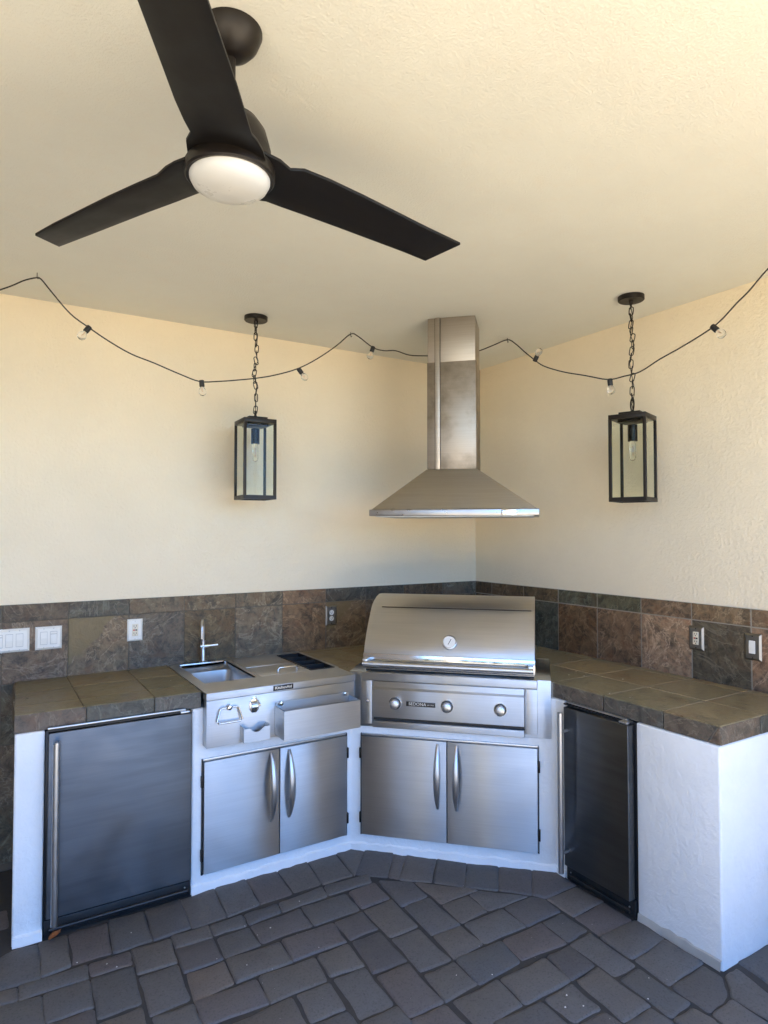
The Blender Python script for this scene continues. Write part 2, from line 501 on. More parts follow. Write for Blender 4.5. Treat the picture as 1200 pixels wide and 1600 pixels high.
for i, (a, b) in enumerate(zip(seams_l[:-1], seams_l[1:])):
    s_, t_, f_ = TL.get(i, (None, None, 0))
    wall_tile(wall_l, 'L', a, b, ZR, ZS, s_)
    wall_tile(wall_l, 'L', a, b, ZT - 0.012, ZR, t_, f_)
for a, b in [(-4.036, -3.7295), (-3.7295, -3.423), (-3.423, -3.1165), (-3.1165, -2.81)]:
    for k in range(3):
        z1 = ZT - 0.012 - 0.306 * k
        wall_tile(wall_l, 'L', a, b, max(z1 - 0.306, 0.03), z1)
seams_r = [-2.72, -2.408, -2.095, -1.782, -1.472, -1.162, -0.846, -0.528, -0.196, -TT]
for i, (a, b) in enumerate(zip(seams_r[:-1], seams_r[1:])):
    s_, t_, f_ = TR.get(i, (None, None, 0))
    wall_tile(wall_r, 'R', a, b, ZR, ZS, s_)
    wall_tile(wall_r, 'R', a, b, ZT - 0.012, ZR, t_, f_)
for a, b in zip(seams_r[:2], seams_r[1:3]):
    for k in range(3):
        z1 = ZT - 0.012 - 0.306 * k
        if b < -2.3:
            wall_tile(wall_r, 'R', a, b, max(z1 - 0.306, 0.03), z1)

# ---------------------------------------------------------------- pavers
PAVERS = [[(-3.165,-0.795),(-3.061,-0.749),(-2.983,-0.766),(-2.988,-1.002),(-3.156,-0.99)],[(-2.979,-0.75),(-2.877,-0.75),(-2.885,-0.984),(-2.986,-0.998)],[(-2.87,-0.747),(-2.714,-0.75),(-2.732,-0.987),(-2.88,-0.988)],
[(-2.707,-0.741),(-2.562,-0.747),(-2.572,-0.988),(-2.726,-0.991)],[(-2.554,-0.742),(-2.395,-0.735),(-2.411,-0.984),(-2.566,-0.989)],[(-3.065,-1.001),(-2.826,-1.01),(-2.834,-1.097),(-3.069,-1.088)],
[(-3.176,-0.997),(-3.069,-1.014),(-3.071,-1.091),(-3.176,-1.082)],[(-2.821,-1.007),(-2.665,-1.008),(-2.672,-1.097),(-2.826,-1.091)],[(-2.66,-1.001),(-2.503,-1.012),(-2.519,-1.182),(-2.667,-1.173)],
[(-2.5,-1.001),(-2.339,-1.002),(-2.351,-1.099),(-2.502,-1.093)],[(-2.989,-1.103),(-2.831,-1.109),(-2.839,-1.272),(-2.993,-1.267)],[(-2.825,-1.102),(-2.671,-1.105),(-2.683,-1.349),(-2.836,-1.346)],
[(-2.666,-1.19),(-2.519,-1.187),(-2.529,-1.42),(-2.674,-1.428)],[(-3.176,-1.082),(-2.992,-1.111),(-2.997,-1.273),(-3.176,-1.254)],[(-2.993,-1.275),(-2.837,-1.277),(-2.843,-1.435),(-3.001,-1.417)],
[(-2.837,-1.354),(-2.684,-1.353),(-2.696,-1.558),(-2.845,-1.551)],[(-2.396,-0.75),(-2.235,-0.73),(-2.252,-0.986),(-2.406,-0.994)],[(-2.228,-0.725),(-2.079,-0.724),(-2.094,-0.973),(-2.247,-0.989)],
[(-2.073,-0.719),(-1.915,-0.718),(-1.928,-0.975),(-2.086,-0.971)],[(-1.908,-0.713),(-1.746,-0.719),(-1.773,-0.972),(-1.925,-0.977)],[(-1.736,-0.715),(-1.576,-0.714),(-1.607,-0.977),(-1.77,-0.974)],
[(-1.569,-0.708),(-1.474,-0.697),(-1.431,-0.793),(-1.601,-0.984)],[(-1.43,-0.793),(-1.311,-0.887),(-1.47,-1.082),(-1.589,-0.977)],[(-1.312,-0.897),(-1.259,-0.939),(-1.429,-1.128),(-1.465,-1.089)],
[(-1.256,-0.941),(-1.139,-1.047),(-1.31,-1.233),(-1.428,-1.134)],[(-1.137,-1.054),(-1.029,-1.16),(-1.2,-1.351),(-1.301,-1.241)],[(-1.026,-1.162),(-0.918,-1.277),(-1.081,-1.46),(-1.198,-1.355)],
[(-0.921,-1.29),(-0.8,-1.396),(-0.969,-1.574),(-1.077,-1.463)],[(-0.795,-1.399),(-0.704,-1.446),(-0.725,-1.623),(-0.934,-1.627),(-0.966,-1.576)],[(-2.341,-1.007),(-2.19,-1.01),(-2.198,-1.095),(-2.345,-1.09)],
[(-2.182,-1.008),(-2.022,-1.011),(-2.031,-1.079),(-2.187,-1.095)],[(-2.016,-1.007),(-1.783,-0.992),(-1.794,-1.074),(-2.028,-1.081)],[(-1.773,-0.989),(-1.533,-1.017),(-1.561,-1.081),(-1.791,-1.068)],
[(-2.504,-1.098),(-2.353,-1.105),(-2.357,-1.259),(-2.51,-1.259)],[(-2.345,-1.103),(-2.194,-1.104),(-2.194,-1.252),(-2.35,-1.257)],[(-2.188,-1.108),(-1.949,-1.1),(-1.952,-1.247),(-2.191,-1.248)],
[(-1.938,-1.092),(-1.707,-1.095),(-1.717,-1.251),(-1.948,-1.249)],[(-1.694,-1.095),(-1.547,-1.087),(-1.554,-1.245),(-1.709,-1.248)],[(-1.52,-1.091),(-1.386,-1.177),(-1.396,-1.323),(-1.545,-1.33)],
[(-1.377,-1.2),(-1.201,-1.358),(-1.16,-1.405),(-1.382,-1.409)],[(-1.219,-1.411),(-1.162,-1.41),(-0.991,-1.57),(-1.15,-1.574),(-1.232,-1.564)],[(-1.381,-1.413),(-1.228,-1.422),(-1.235,-1.562),(-1.394,-1.577)],
[(-1.385,-1.583),(-1.164,-1.584),(-1.166,-1.738),(-1.401,-1.735)],[(-1.15,-1.585),(-0.979,-1.579),(-0.939,-1.621),(-0.951,-1.737),(-1.162,-1.741)],[(-0.936,-1.634),(-0.73,-1.632),(-0.723,-1.788),(-0.935,-1.797)],
[(-0.937,-1.803),(-0.733,-1.797),(-0.733,-1.95),(-0.955,-1.96)],[(-1.084,-1.754),(-0.958,-1.748),(-0.956,-1.901),(-1.095,-1.911)],[(-1.318,-1.755),(-1.091,-1.757),(-1.102,-1.913),(-1.339,-1.892)],
[(-1.563,-1.748),(-1.324,-1.757),(-1.348,-1.898),(-1.576,-1.913)],[(-1.707,-1.264),(-1.554,-1.253),(-1.567,-1.491),(-1.711,-1.494)],[(-1.535,-1.333),(-1.397,-1.334),(-1.404,-1.578),(-1.551,-1.573)],
[(-1.548,-1.581),(-1.408,-1.589),(-1.404,-1.733),(-1.565,-1.747)],[(-1.863,-1.274),(-1.717,-1.266),(-1.722,-1.415),(-1.863,-1.419)],[(-1.862,-1.426),(-1.725,-1.427),(-1.732,-1.655),(-1.886,-1.649)],
[(-1.711,-1.5),(-1.568,-1.497),(-1.574,-1.747),(-1.724,-1.738)],[(-2.109,-1.267),(-1.866,-1.272),(-1.882,-1.42),(-2.12,-1.416)],[(-2.346,-1.266),(-2.119,-1.274),(-2.125,-1.419),(-2.355,-1.418)],
[(-2.506,-1.267),(-2.357,-1.27),(-2.362,-1.419),(-2.521,-1.435)],[(-2.521,-1.435),(-2.282,-1.437),(-2.29,-1.587),(-2.525,-1.572)],[(-2.274,-1.432),(-2.036,-1.44),(-2.053,-1.589),(-2.287,-1.588)],
[(-2.028,-1.438),(-1.881,-1.433),(-1.891,-1.591),(-2.037,-1.577)],[(-2.031,-1.592),(-1.896,-1.599),(-1.904,-1.834),(-2.053,-1.837)],[(-1.882,-1.673),(-1.74,-1.673),(-1.746,-1.917),(-1.894,-1.913)],
[(-1.724,-1.754),(-1.571,-1.754),(-1.576,-1.908),(-1.741,-1.92)],[(-2.189,-1.596),(-2.052,-1.6),(-2.064,-1.758),(-2.204,-1.753)],[(-2.671,-1.428),(-2.524,-1.44),(-2.527,-1.571),(-2.67,-1.566)],
[(-2.451,-1.614),(-2.207,-1.599),(-2.215,-1.763),(-2.436,-1.765)],[(-2.2,-1.764),(-2.066,-1.767),(-2.06,-1.884),(-2.194,-1.875)],[(-2.054,-1.845),(-1.903,-1.844),(-1.897,-1.967),(-2.044,-1.968)],
[(-1.896,-1.925),(-1.746,-1.927),(-1.742,-2.046),(-1.888,-2.044)],[(-1.716,-1.931),(-1.499,-1.93),(-1.51,-2.076),(-1.723,-2.092)],[(-1.488,-1.931),(-1.25,-1.932),(-1.263,-2.078),(-1.503,-2.081)],
[(-1.235,-1.93),(-1.105,-1.929),(-1.111,-2.069),(-1.262,-2.079)],[(-1.099,-1.921),(-0.966,-1.914),(-0.977,-2.155),(-1.105,-2.162)],[(-1.423,-2.097),(-1.272,-2.09),(-1.281,-2.241),(-1.418,-2.237)],
[(-1.244,-2.092),(-1.116,-2.08),(-1.118,-2.323),(-1.267,-2.326)],[(-1.095,-2.169),(-0.982,-2.163),(-0.981,-2.393),(-1.107,-2.402)],[(-1.666,-2.084),(-1.437,-2.103),(-1.439,-2.241),(-1.664,-2.226)],
[(-0.952,-1.962),(-0.743,-1.957),(-0.703,-1.968),(-0.731,-2.11),(-0.957,-2.121)],[(-0.953,-2.13),(-0.733,-2.116),(-0.732,-2.283),(-0.968,-2.293)],[(-0.966,-2.299),(-0.745,-2.292),(-0.736,-2.368),(-0.831,-2.452),(-0.971,-2.455)],
[(-0.967,-2.462),(-0.834,-2.46),(-0.842,-2.601),(-0.977,-2.601)],[(-0.728,-2.373),(-0.655,-2.375),(-0.71,-2.602),(-0.82,-2.614),(-0.824,-2.451)],[(-0.612,-2.357),(-0.393,-2.356),(-0.423,-2.507),(-0.641,-2.51)],
[(-1.105,-2.408),(-0.994,-2.408),(-0.982,-2.479),(-0.998,-2.53),(-1.111,-2.502)],[(-1.265,-2.331),(-1.122,-2.329),(-1.114,-2.42),(-1.247,-2.426)],[(-1.424,-2.242),(-1.279,-2.256),(-1.274,-2.351),(-1.416,-2.347)]]

def rounded(poly, r):
    n = len(poly); out = []
    for i in range(n):
        p0 = Vector(poly[i - 1]); p1 = Vector(poly[i]); p2 = Vector(poly[(i + 1) % n])
        a = (p0 - p1); b = (p2 - p1)
        ra = min(r * random.uniform(0.5, 1.8), a.length * 0.3); rb = min(r * random.uniform(0.5, 1.8), b.length * 0.3)
        pa = p1 + a.normalized() * ra; pb = p1 + b.normalized() * rb
        mid = (pa + pb) / 2 * 0.55 + p1 * 0.45
        out += [tuple(pa), tuple(mid), tuple(pb)]
        nrm = Vector((-b.y, b.x)).normalized()
        for t in (0.36, 0.64):
            m = p1 + b * (t + random.uniform(-0.05, 0.05)) + nrm * random.uniform(-0.0035, 0.0025)
            out.append(tuple(m))
    return out

def paver_geo(mb, poly):
    """a tumbled block: wandering edges, rounded corners, worn shoulders, its own tilt and height"""
    cx = sum(p[0] for p in poly) / len(poly); cy = sum(p[1] for p in poly) / len(poly)
    q = [(x - cx, y - cy) for x, y in poly]
    q = rounded(inset(q, -0.0062), 0.012)
    n = len(q)
    tx, ty, h = random.uniform(-0.02, 0.02), random.uniform(-0.02, 0.02), random.uniform(-0.003, 0.002)
    wear = random.uniform(0.8, 1.5)
    pull = lambda d: [(x - x / math.hypot(x, y) * d, y - y / math.hypot(x, y) * d) for x, y in q]
    r1 = pull(0.0024); r2 = pull(0.0065 * wear); r3 = pull(0.0160 * wear)
    Z = lambda x, y, d: h + tx * x + ty * y - d
    vs = [(x, y, -0.05) for x, y in q] + [(x, y, Z(x, y, 0.0090 + random.uniform(-0.001, 0.001))) for x, y in r1]
    vs += [(x, y, Z(x, y, 0.0028 + random.uniform(-0.0006, 0.0006))) for x, y in r2] + [(x, y, Z(x, y, random.uniform(-0.0004, 0.0004))) for x, y in r3]
    fs = [tuple(range(3 * n, 4 * n))]
    for k in (0, n, 2 * n):
        fs += [(k + i, k + (i + 1) % n, k + n + (i + 1) % n, k + n + i) for i in range(n)]
    return vs, fs, cx, cy

def in_poly(x, y, poly):
    c = False; n = len(poly)
    for i in range(n):
        x1, y1 = poly[i]; x2, y2 = poly[(i + 1) % n]
        if (y1 > y) != (y2 > y) and x < (x2 - x1) * (y - y1) / (y2 - y1) + x1:
            c = not c
    return c

def add_paver(poly):
    vs, fs, cx, cy = paver_geo(None, poly)
    mb = MB().add(vs, fs)
    mb.build('paver', 'paver', floor, smooth=True, ang=60, loc=(cx, cy, 0))

for p in PAVERS:
    add_paver(p)

# the same tumbled pavers carried on round what the photograph frames
def taken(x0, x1, y0, y1):
    k = 5
    for i in range(k):
        for j in range(k):
            x = x0 + 0.02 + (x1 - x0 - 0.04) * i / (k - 1); y = y0 + 0.02 + (y1 - y0 - 0.04) * j / (k - 1)
            if y > -0.74 and x > -3.10 or x > -0.73 and y > -2.35 or x + y > -2.22 and y > -2.2:
                return True
            for p in PAVERS:
                if in_poly(x, y, p):
                    return True
    return False
far = MB(); count = 0
yy = -0.09
row = 0
while yy > ROOF_Y + 0.16:
    d = 0.158
    x = ROOF_X + 0.02 + (0.08 if row % 2 else 0.0)
    while x < -0.02:
        w = random.choice((0.158, 0.158, 0.237))
        x1 = min(x + w, -0.01)
        if x1 - x > 0.06 and not taken(x, x1, yy - d, yy):
            poly = [(x, yy - d), (x1, yy - d), (x1, yy), (x, yy)]
            if -3.6 < x and x1 < 0 and yy > -3.0 and count < 190:
                add_paver(poly); count += 1
            else:
                vs, fs, cx, cy = paver_geo(None, poly)
                far.add([(a + cx, b + cy, c) for a, b, c in vs], fs)
        x = x1 if x1 > x + 0.05 else x + 0.2
    yy -= d; row += 1
pf = far.build('paver_field', 'paver', floor, smooth=False)
pf['kind'] = 'stuff'

# ================================================================ the masonry counter
counter = thing('outdoor_counter', 'white stucco counter with dark slate tile top wrapping the corner', 'counter', (0, 0, 0))
DG = -2.206
foot = [(-3.080, -0.725), (-2.966, -0.725), (-2.966, -0.06), (-2.343, -0.06), (-2.343, -0.725), (-1.481, -0.725), (-0.715, -1.491),
        (-0.715, -1.562), (-0.06, -1.562), (-0.06, -1.966), (-0.715, -1.966), (-0.715, -2.355), (-0.012, -2.355), (-0.012, -0.012), (-1.56, -0.012),
        (-1.56, -0.70), (-2.24, -0.70), (-2.24, -0.012), (-3.052, -0.012)]
MB().prism(foot, -0.02, 0.866).build('base', 'pier', counter, bevel=0.010, seg=4)
# rough render footing at the floor, a finger thick, proud of the faces
def footing(pts, t=0.012):
    mb = MB(); n = len(pts); top = []; low = []; bk = []
    for i, (x, y, nx, ny) in enumerate(pts):
        h = 0.034 + random.uniform(-0.006, 0.006); o = t + random.uniform(-0.004, 0.005)
        bk.append((x - nx * 0.004, y - ny * 0.004, h + 0.004)); top.append((x + nx * o * 0.75, y + ny * o * 0.75, h - 0.004)); low.append((x + nx * (o + 0.003), y + ny * (o + 0.003), -0.012))
    vs = bk + top + low
    fs = []
    for k in (0, n):
        fs += [(k + i, k + i + 1, k + n + i + 1, k + n + i) for i in range(n - 1)]
    return mb.add(vs, fs)
def along(a, b, nrm, step=0.035):
    d = math.hypot(b[0] - a[0], b[1] - a[1]); k = max(2, int(d / step))
    return [(a[0] + (b[0] - a[0]) * i / k, a[1] + (b[1] - a[1]) * i / k, *nrm) for i in range(k + 1)]
s2 = 0.7071
footing(along((-2.343, -0.725), (-1.486, -0.725), (0, -1)) + along((-1.478, -0.728), (-0.722, -1.484), (-s2, -s2))[1:] + along((-0.715, -1.495), (-0.715, -1.556), (-1, 0))).build('footing', 'pier', counter)
footing(along((-3.078, -0.725), (-2.968, -0.725), (0, -1))).build('footing', 'pier', counter)
footing(along((-0.715, -1.97), (-0.715, -2.35), (-1, 0)), 0.006).build('footing', 'mortar', counter)

top_l = MB().prism([(-3.076, -0.708), (-2.297, -0.708), (-2.297, -0.014), (-3.048, -0.014)], 0.868, 0.9405).build('countertop', 'grout', counter, smooth=False)
top_r = MB().prism([(-1.478, -0.014), (-1.478, -0.700), (-0.690, -1.488), (-0.702, -2.350), (-0.014, -2.350), (-0.014, -0.014)], 0.868, 0.9440).build('countertop', 'grout_light', counter, smooth=False)

def clip_diag(poly, c):
    out = []; n = len(poly)
    for i in range(n):
        p, q = poly[i], poly[(i + 1) % n]
        dp, dq = p[0] + p[1] - c, q[0] + q[1] - c
        if dp >= 0:
            out.append(p)
        if (dp >= 0) != (dq >= 0):
            t = dp / (dp - dq)
            out.append((p[0] + (q[0] - p[0]) * t, p[1] + (q[1] - p[1]) * t))
    return out

def top_tile(parent, poly, z=ZT):
    cx = sum(p[0] for p in poly) / len(poly); cy = sum(p[1] for p in poly) / len(poly)
    q = inset([(x - cx, y - cy) for x, y in poly], 0.002 if cx < -2 else 0.0032)
    tinted(MB().slab(q, -0.009, random.uniform(-0.0006, 0.0008), 0.0016).build('tile', 'slate_top', parent, smooth=False, loc=(cx, cy, z)), random.choice(((0.92, 0.92, 0.86), (1.0, 0.98, 0.92), (1.1, 1.02, 0.9), (0.95, 0.97, 0.92)) if cx < -2 else ((1.2, 1.2, 1.22), (1.35, 1.32, 1.3), (1.1, 1.16, 1.2), (1.45, 1.36, 1.28), (1.25, 1.28, 1.3))), 0.0 if random.random() < 0.6 else 0.35)

lx = [-3.083, -2.815, -2.512, -2.295]
ly = [-0.716, -0.555, -0.285, -0.014]
for i in range(3):
    for k in range(3):
        sk = lambda y: 0.030 * (y + 0.716) / 0.70 if i == 0 else 0.0      # the left end runs slightly askew
        top_tile(top_l, [(lx[i] + sk(ly[k]), ly[k]), (lx[i + 1], ly[k]), (lx[i + 1], ly[k + 1]), (lx[i] + sk(ly[k + 1]), ly[k + 1])])
rx = [-0.709, -0.393, -0.078, -0.014]
ry = [-2.357, -2.096, -1.785, -1.470, -1.16, -0.85, -0.54]
for i in range(3):
    for k in range(6):
        poly = [(rx[i], ry[k]), (rx[i + 1], ry[k]), (rx[i + 1], ry[k + 1]), (rx[i], ry[k + 1])]
        if ry[k] > -1.5:
            poly = clip_diag(poly, DG + 0.008)
        if len(poly) > 2:
            top_tile(top_r, poly)
top_tile(top_r, [(-1.482, -0.70), (-1.455, -0.695), (-1.215, -0.41), (-1.215, -0.078), (-1.482, -0.078)])
top_tile(top_r, clip_diag([(-1.455, -0.76), (-0.393, -0.76), (-0.393, -0.54), (-1.05, -0.54), (-1.212, -0.41), (-1.452, -0.695)], DG + 0.008))
for a, b in ((-1.212, -0.90), (-0.90, -0.60), (-0.60, -0.393)):
    top_tile(top_r, [(a, -0.41 if a < -1.1 else -0.536), (b, -0.536), (b, -0.078), (a, -0.078)])
for a, b in ((-0.393, -0.078),):
    top_tile(top_r, [(a, -0.536), (b, -0.536), (b, -0.078), (a, -0.078)])
for a, b in ((-1.482, -1.1), (-1.1, -0.72), (-0.72, -0.36), (-0.36, -0.014)):
    top_tile(top_r, [(a, -0.078), (b, -0.078), (b, -0.014), (a, -0.014)])

def edge_tile(parent, poly, fn, loc):
    q = inset(poly, 0.0015 if loc[0] < -2 else 0.0030)
    tinted(MB().slab(q, 0, 0.010 + random.uniform(-0.0008, 0.001), 0.0016, fn).build('edge_tile', 'slate_edge', parent, smooth=False, loc=loc))
ZE0, ZE1 = 0.866, 0.9435
hm = (ZE1 - ZE0) / 2
for a, b in ((-3.083, -2.805), (-2.805, -2.515), (-2.515, -2.297)):
    h = (b - a) / 2
    edge_tile(top_l, [(-h, -hm), (h, -hm), (h, hm), (-h, hm)], lambda u, v, w: (u, -w, v), ((a + b) / 2, -0.7065, (ZE0 + ZE1) / 2))
for a, b in ((-0.70, -0.40), (-0.40, -0.02)):
    h = (b - a) / 2
    edge_tile(top_l, [(-h, -hm), (h, -hm), (h, hm), (-h, hm)], lambda u, v, w: (-w, u, v), (-3.074 + 0.028 * ((a + b) / 2 + 0.70) / 0.7, (a + b) / 2, (ZE0 + ZE1) / 2))
for a, b in ((-2.30, -2.100), (-2.100, -1.783), (-1.783, -1.476), (-1.476, -1.440)):
    h = (b - a) / 2
    edge_tile(top_r, [(-h, -hm), (h, -hm), (h, hm), (-h - (-0.055 if a == -2.30 else 0), hm)][::1] if a != -2.30 else [(-h - 0.0, -hm), (h, -hm), (h, hm), (-h - 0.045, hm)],
              lambda u, v, w: (-w, u, v), (-0.6995, (a + b) / 2, (ZE0 + ZE1) / 2))
edge_tile(top_r, [(-0.0275, -hm), (0.0275, -hm), (-0.0175, hm), (-0.0275, hm)], lambda u, v, w: (-w, u, v), (-0.6995, -2.3285, (ZE0 + ZE1) / 2))
for a, b in ((-0.709, -0.425), (-0.425, -0.12), (-0.12, -0.014)):
    h = (b - a) / 2
    edge_tile(top_r, [(-h, -hm), (h, -hm), (h, hm), (-h, hm)], lambda u, v, w: (u, -w, v), ((a + b) / 2, -2.3475, (ZE0 + ZE1) / 2))

# ================================================================ appliances
# every front stands in its own frame: local x to the right, y into the masonry, z up
ROT_L, ROT_D, ROT_R = 0.0, R(-45), R(-90)

def bar_handle(parent, name, x, z0, z1, out, r, mat='satin', posts=(0.12, 0.88), taper=False):
    """straight or bowed pull handle with its standoffs"""
    mb = MB()
    if taper:
        n = 17; pts = []; rs = []
        for i in range(n):
            t = i / (n - 1); s = math.sin(math.pi * t)
            pts.append((x, -0.004 - out * s ** 0.75, z0 + (z1 - z0) * t)); rs.append((r * (0.55 + 0.75 * s), r * (0.38 + 0.32 * s)))
        mb.tube(pts, rs, 14)
        return mb.build(name, mat, parent)
    mb.tube([(x, -out, z0), (x, -out, z1)], r, 18)
    o = mb.build(name, mat, parent)
    for p in posts:
        z = z0 + (z1 - z0) * p
        MB().tube([(x, -out + r * 0.5, z), (x, 0.001, z)], r * 0.55, 12).build('standoff', mat, o)
    return o

def refrigerator(name, label, loc, rot, x0, x1, z0, z1, proud, hx, hz0, hz1, cavx, hinge_left, group=None):
    t = thing(name, label, 'refrigerator', loc, rot, group)
    # cabinet box in its niche
    mb = MB().box(cavx[0], cavx[1], 0.004, 0.60, 0.012, 0.862)
    mb.build('cabinet', 'black', t, bevel=0.003)
    d = MB().box(x0, x1, -proud, -proud + 0.042, z0, z1).build('door', 'steel_dark', t, bevel=0.003, seg=3)
    MB().box(x0 + 0.012, x1 - 0.012, -proud + 0.042, 0.004, z0 + 0.01, z1 - 0.006).build('gasket', 'black', d)
    h = bar_handle(d, 'handle', hx, hz0, hz1, proud + 0.050, 0.0135)
    for c in h.children:
        pass
    # top rail of the cabinet and the hinge cap
    MB().box(cavx[0] + 0.004, cavx[1] - 0.004, -proud * 0.55, 0.004, z1 + 0.004, z1 + 0.010).build('trim_rail', 'black', t)
    MB().box(cavx[0] + 0.006, cavx[1] - 0.03, -proud * 0.35, 0.0, z1 + 0.011, z1 + 0.019).build('top_rail', 'satin', t, bevel=0.002)
    hx0 = x0 + 0.008 if hinge_left else x1 - 0.052
    MB().box(hx0, hx0 + 0.044, -proud + 0.004, 0.002, z1 + 0.002, z1 + 0.012).build('hinge_cap', 'satin', t, bevel=0.003)
    # toe kick with a louvred slot
    MB().box(cavx[0] + 0.003, cavx[1] - 0.003, -0.012, 0.03, 0.004, z0 - 0.012).build('kick_plate', 'black', t, bevel=0.003)
    MB().tube([(cavx[0] + 0.02, -0.016, 0.030), (cavx[1] - 0.02, -0.016, 0.030)], 0.009, 10).build('kick_rail', 'black', t)
    for sx in (cavx[0] + 0.03, cavx[1] - 0.03):
        MB().lathe([(0.0, -0.004), (0.014, -0.004), (0.014, 0.004), (0.007, 0.006), (0.007, 0.02), (0.0, 0.02)], (sx, 0.01, 0.002), 14).build('levelling_foot', 'black', t)
        MB().lathe([(0.0, -0.004), (0.004, -0.003), (0.004, 0.0)], (sx, -0.012, 0.045), 10, 'Y').build('screw', 'satin', t)
    return t

refrigerator('refrigerator', 'wide stainless refrigerator under the left counter, smeared door', (-2.655, -0.725, 0), ROT_L,
             -0.300, 0.304, 0.082, 0.862 - 0.004, 0.030, -0.274, 0.075, 0.832, (-0.309, 0.310), False)
refrigerator('refrigerator', 'narrow dark stainless refrigerator beside the right white pier', (-0.715, -1.764, 0), ROT_R,
             -0.176, 0.198, 0.090, 0.855, 0.050, -0.152, 0.075, 0.838, (-0.200, 0.200), False)

def access_doors(label, loc, rot, x0, x1, xs, z0, z1):
    t = thing('access_doors', label, 'cabinet doors', loc, rot)
    fr = MB()
    fr.box(x0 - 0.004, x1 + 0.004, -0.010, 0.004, z1 + 0.002, z1 + 0.012).build('frame_rail', 'satin', t, bevel=0.001)
    MB().box(x0 - 0.004, x1 + 0.004, -0.006, 0.004, z0 - 0.006, z0 - 0.001).build('frame_rail', 'black', t)
    MB().box(x0 - 0.008, x0 - 0.002, -0.012, 0.004, z0 - 0.006, z1 + 0.012).build('frame_stile', 'black', t)
    MB().box(x1 + 0.002, x1 + 0.007, -0.012, 0.004, z0 - 0.006, z1 + 0.012).build('frame_stile', 'black', t)
    MB().box(xs - 0.004, xs + 0.004, -0.008, 0.004, z0, z1).build('centre_gap', 'black', t)
    for a, b, s in ((x0, xs - 0.0022, -1), (xs + 0.0022, x1, 1)):
        d = MB().box(a, b, -0.022, -0.002, z0, z1).build('door', 'steel', t, bevel=0.002, seg=3)
        hx = b - 0.045 if s < 0 else a + 0.048
        bar_handle(d, 'handle', hx, z0 + 0.175, z1 - 0.014, 0.048, 0.0135, taper=True).location = (0, -0.020, 0)
        hxx = a if s < 0 else b
        for zz in (z0 + 0.06, z1 - 0.12):
            MB().box(hxx + (-0.013 if s < 0 else 0.001), hxx + (-0.001 if s < 0 else 0.013), -0.022, -0.004, zz, zz + 0.055).build('hinge', 'bronze', d, bevel=0.002)
    return t
access_doors('stainless double doors under the sink station, left of the grill doors', (-1.905, -0.725, 0), ROT_L, -0.384, 0.388, 0.002, 0.084, 0.612)
e_ = Vector((s2, -s2)); n_ = Vector((s2, s2))
def dg(u, d):          # diagonal frame: u along the corner front, d depth from the corner
    p = e_ * u + n_ * d
    return (p.x, p.y)
DF = -1.560
access_doors('stainless double doors under the grill, facing the camera from the corner', (*dg(-0.006, DF), 0), ROT_D, -0.462, 0.462, 0.0, 0.090, 0.612)

# ---------------------------------------------------------------- beverage sink station
st = thing('sink_station', 'stainless beverage station with small sink, lids, bottle wells and speed rail', 'sink station', (-1.89, -0.785, 0), ROT_L)
MB().box(-0.402, 0.398, 0.0, 0.062, 0.688, 0.910).build('front_panel', 'steel', st, bevel=0.002)
MB().box(-0.405, 0.400, -0.004, 0.064, 0.911, 0.9475).build('front_lip', 'steel', st, bevel=0.004, seg=3)
deck = MB()
def deckbox(x0, x1, y0, y1, z=0.9485):
    deck.box(x0, x1, y0, y1, 0.938, z)
deckbox(-0.405, 0.400, 0.004, 0.205)
deckbox(-0.405, -0.352, 0.205, 0.70)
deckbox(-0.405, 0.412, 0.70, 0.765)
deckbox(-0.078, -0.048, 0.205, 0.70)
deckbox(0.218, 0.236, 0.205, 0.70)
deckbox(0.388, 0.412, 0.205, 0.70)
deck.build('deck', 'steel_top', st, smooth=False)
# basin: rounded open box
b = MB()
def rr(x0, x1, y0, y1, r, k=5):
    out = []
    for cx, cy, a0 in ((x1 - r, y1 - r, 0), (x0 + r, y1 - r, 90), (x0 + r, y0 + r, 180), (x1 - r, y0 + r, 270)):
        out += [(cx + r * math.cos(R(a0 + 90 * i / k)), cy + r * math.sin(R(a0 + 90 * i / k))) for i in range(k + 1)]
    return out
r0 = rr(-0.352, -0.078, 0.205, 0.70, 0.012); r1 = rr(-0.338, -0.092, 0.222, 0.60, 0.04); r2 = rr(-0.330, -0.100, 0.232, 0.59, 0.05)
n = len(r0)
vs = [(x, y, 0.9485) for x, y in r0] + [(x, y, 0.938) for x, y in r0] + [(x, y, 0.922) for x, y in r1] + [(x, y, 0.79) for x, y in r2]
fs = []
for k in range(3):
    fs += [(k * n + i, k * n + (i + 1) % n, (k + 1) * n + (i + 1) % n, (k + 1) * n + i) for i in range(n)]
fs.append(tuple(range(3 * n, 4 * n)))
bs = b.add(vs, fs).build('basin', 'satin', st, ang=50)
MB().lathe([(0.0, 0.002), (0.028, 0.002), (0.032, 0.0)], (-0.215, 0.41, 0.7905), 20).build('drain', 'chrome', bs)
MB().box(-0.352, -0.10, 0.690, 0.700, 0.9485, 0.956).build('splash_rail', 'chrome', st, bevel=0.002)
# ice bin lids
l1 = MB().box(-0.046, 0.216, 0.455, 0.698, 0.942, 0.9500).build('lid', 'steel_top', st, bevel=0.002)
l2 = MB().box(-0.046, 0.216, 0.207, 0.449, 0.942, 0.9490).build('lid', 'steel_top', st, bevel=0.002)
MB().tube([(0.055, 0.232, 0.949), (0.055, 0.232, 0.968), (0.062, 0.232, 0.977), (0.158, 0.232, 0.977), (0.165, 0.232, 0.968), (0.165, 0.232, 0.949)], 0.0048, 10).build('lid_handle', 'chrome', l2)
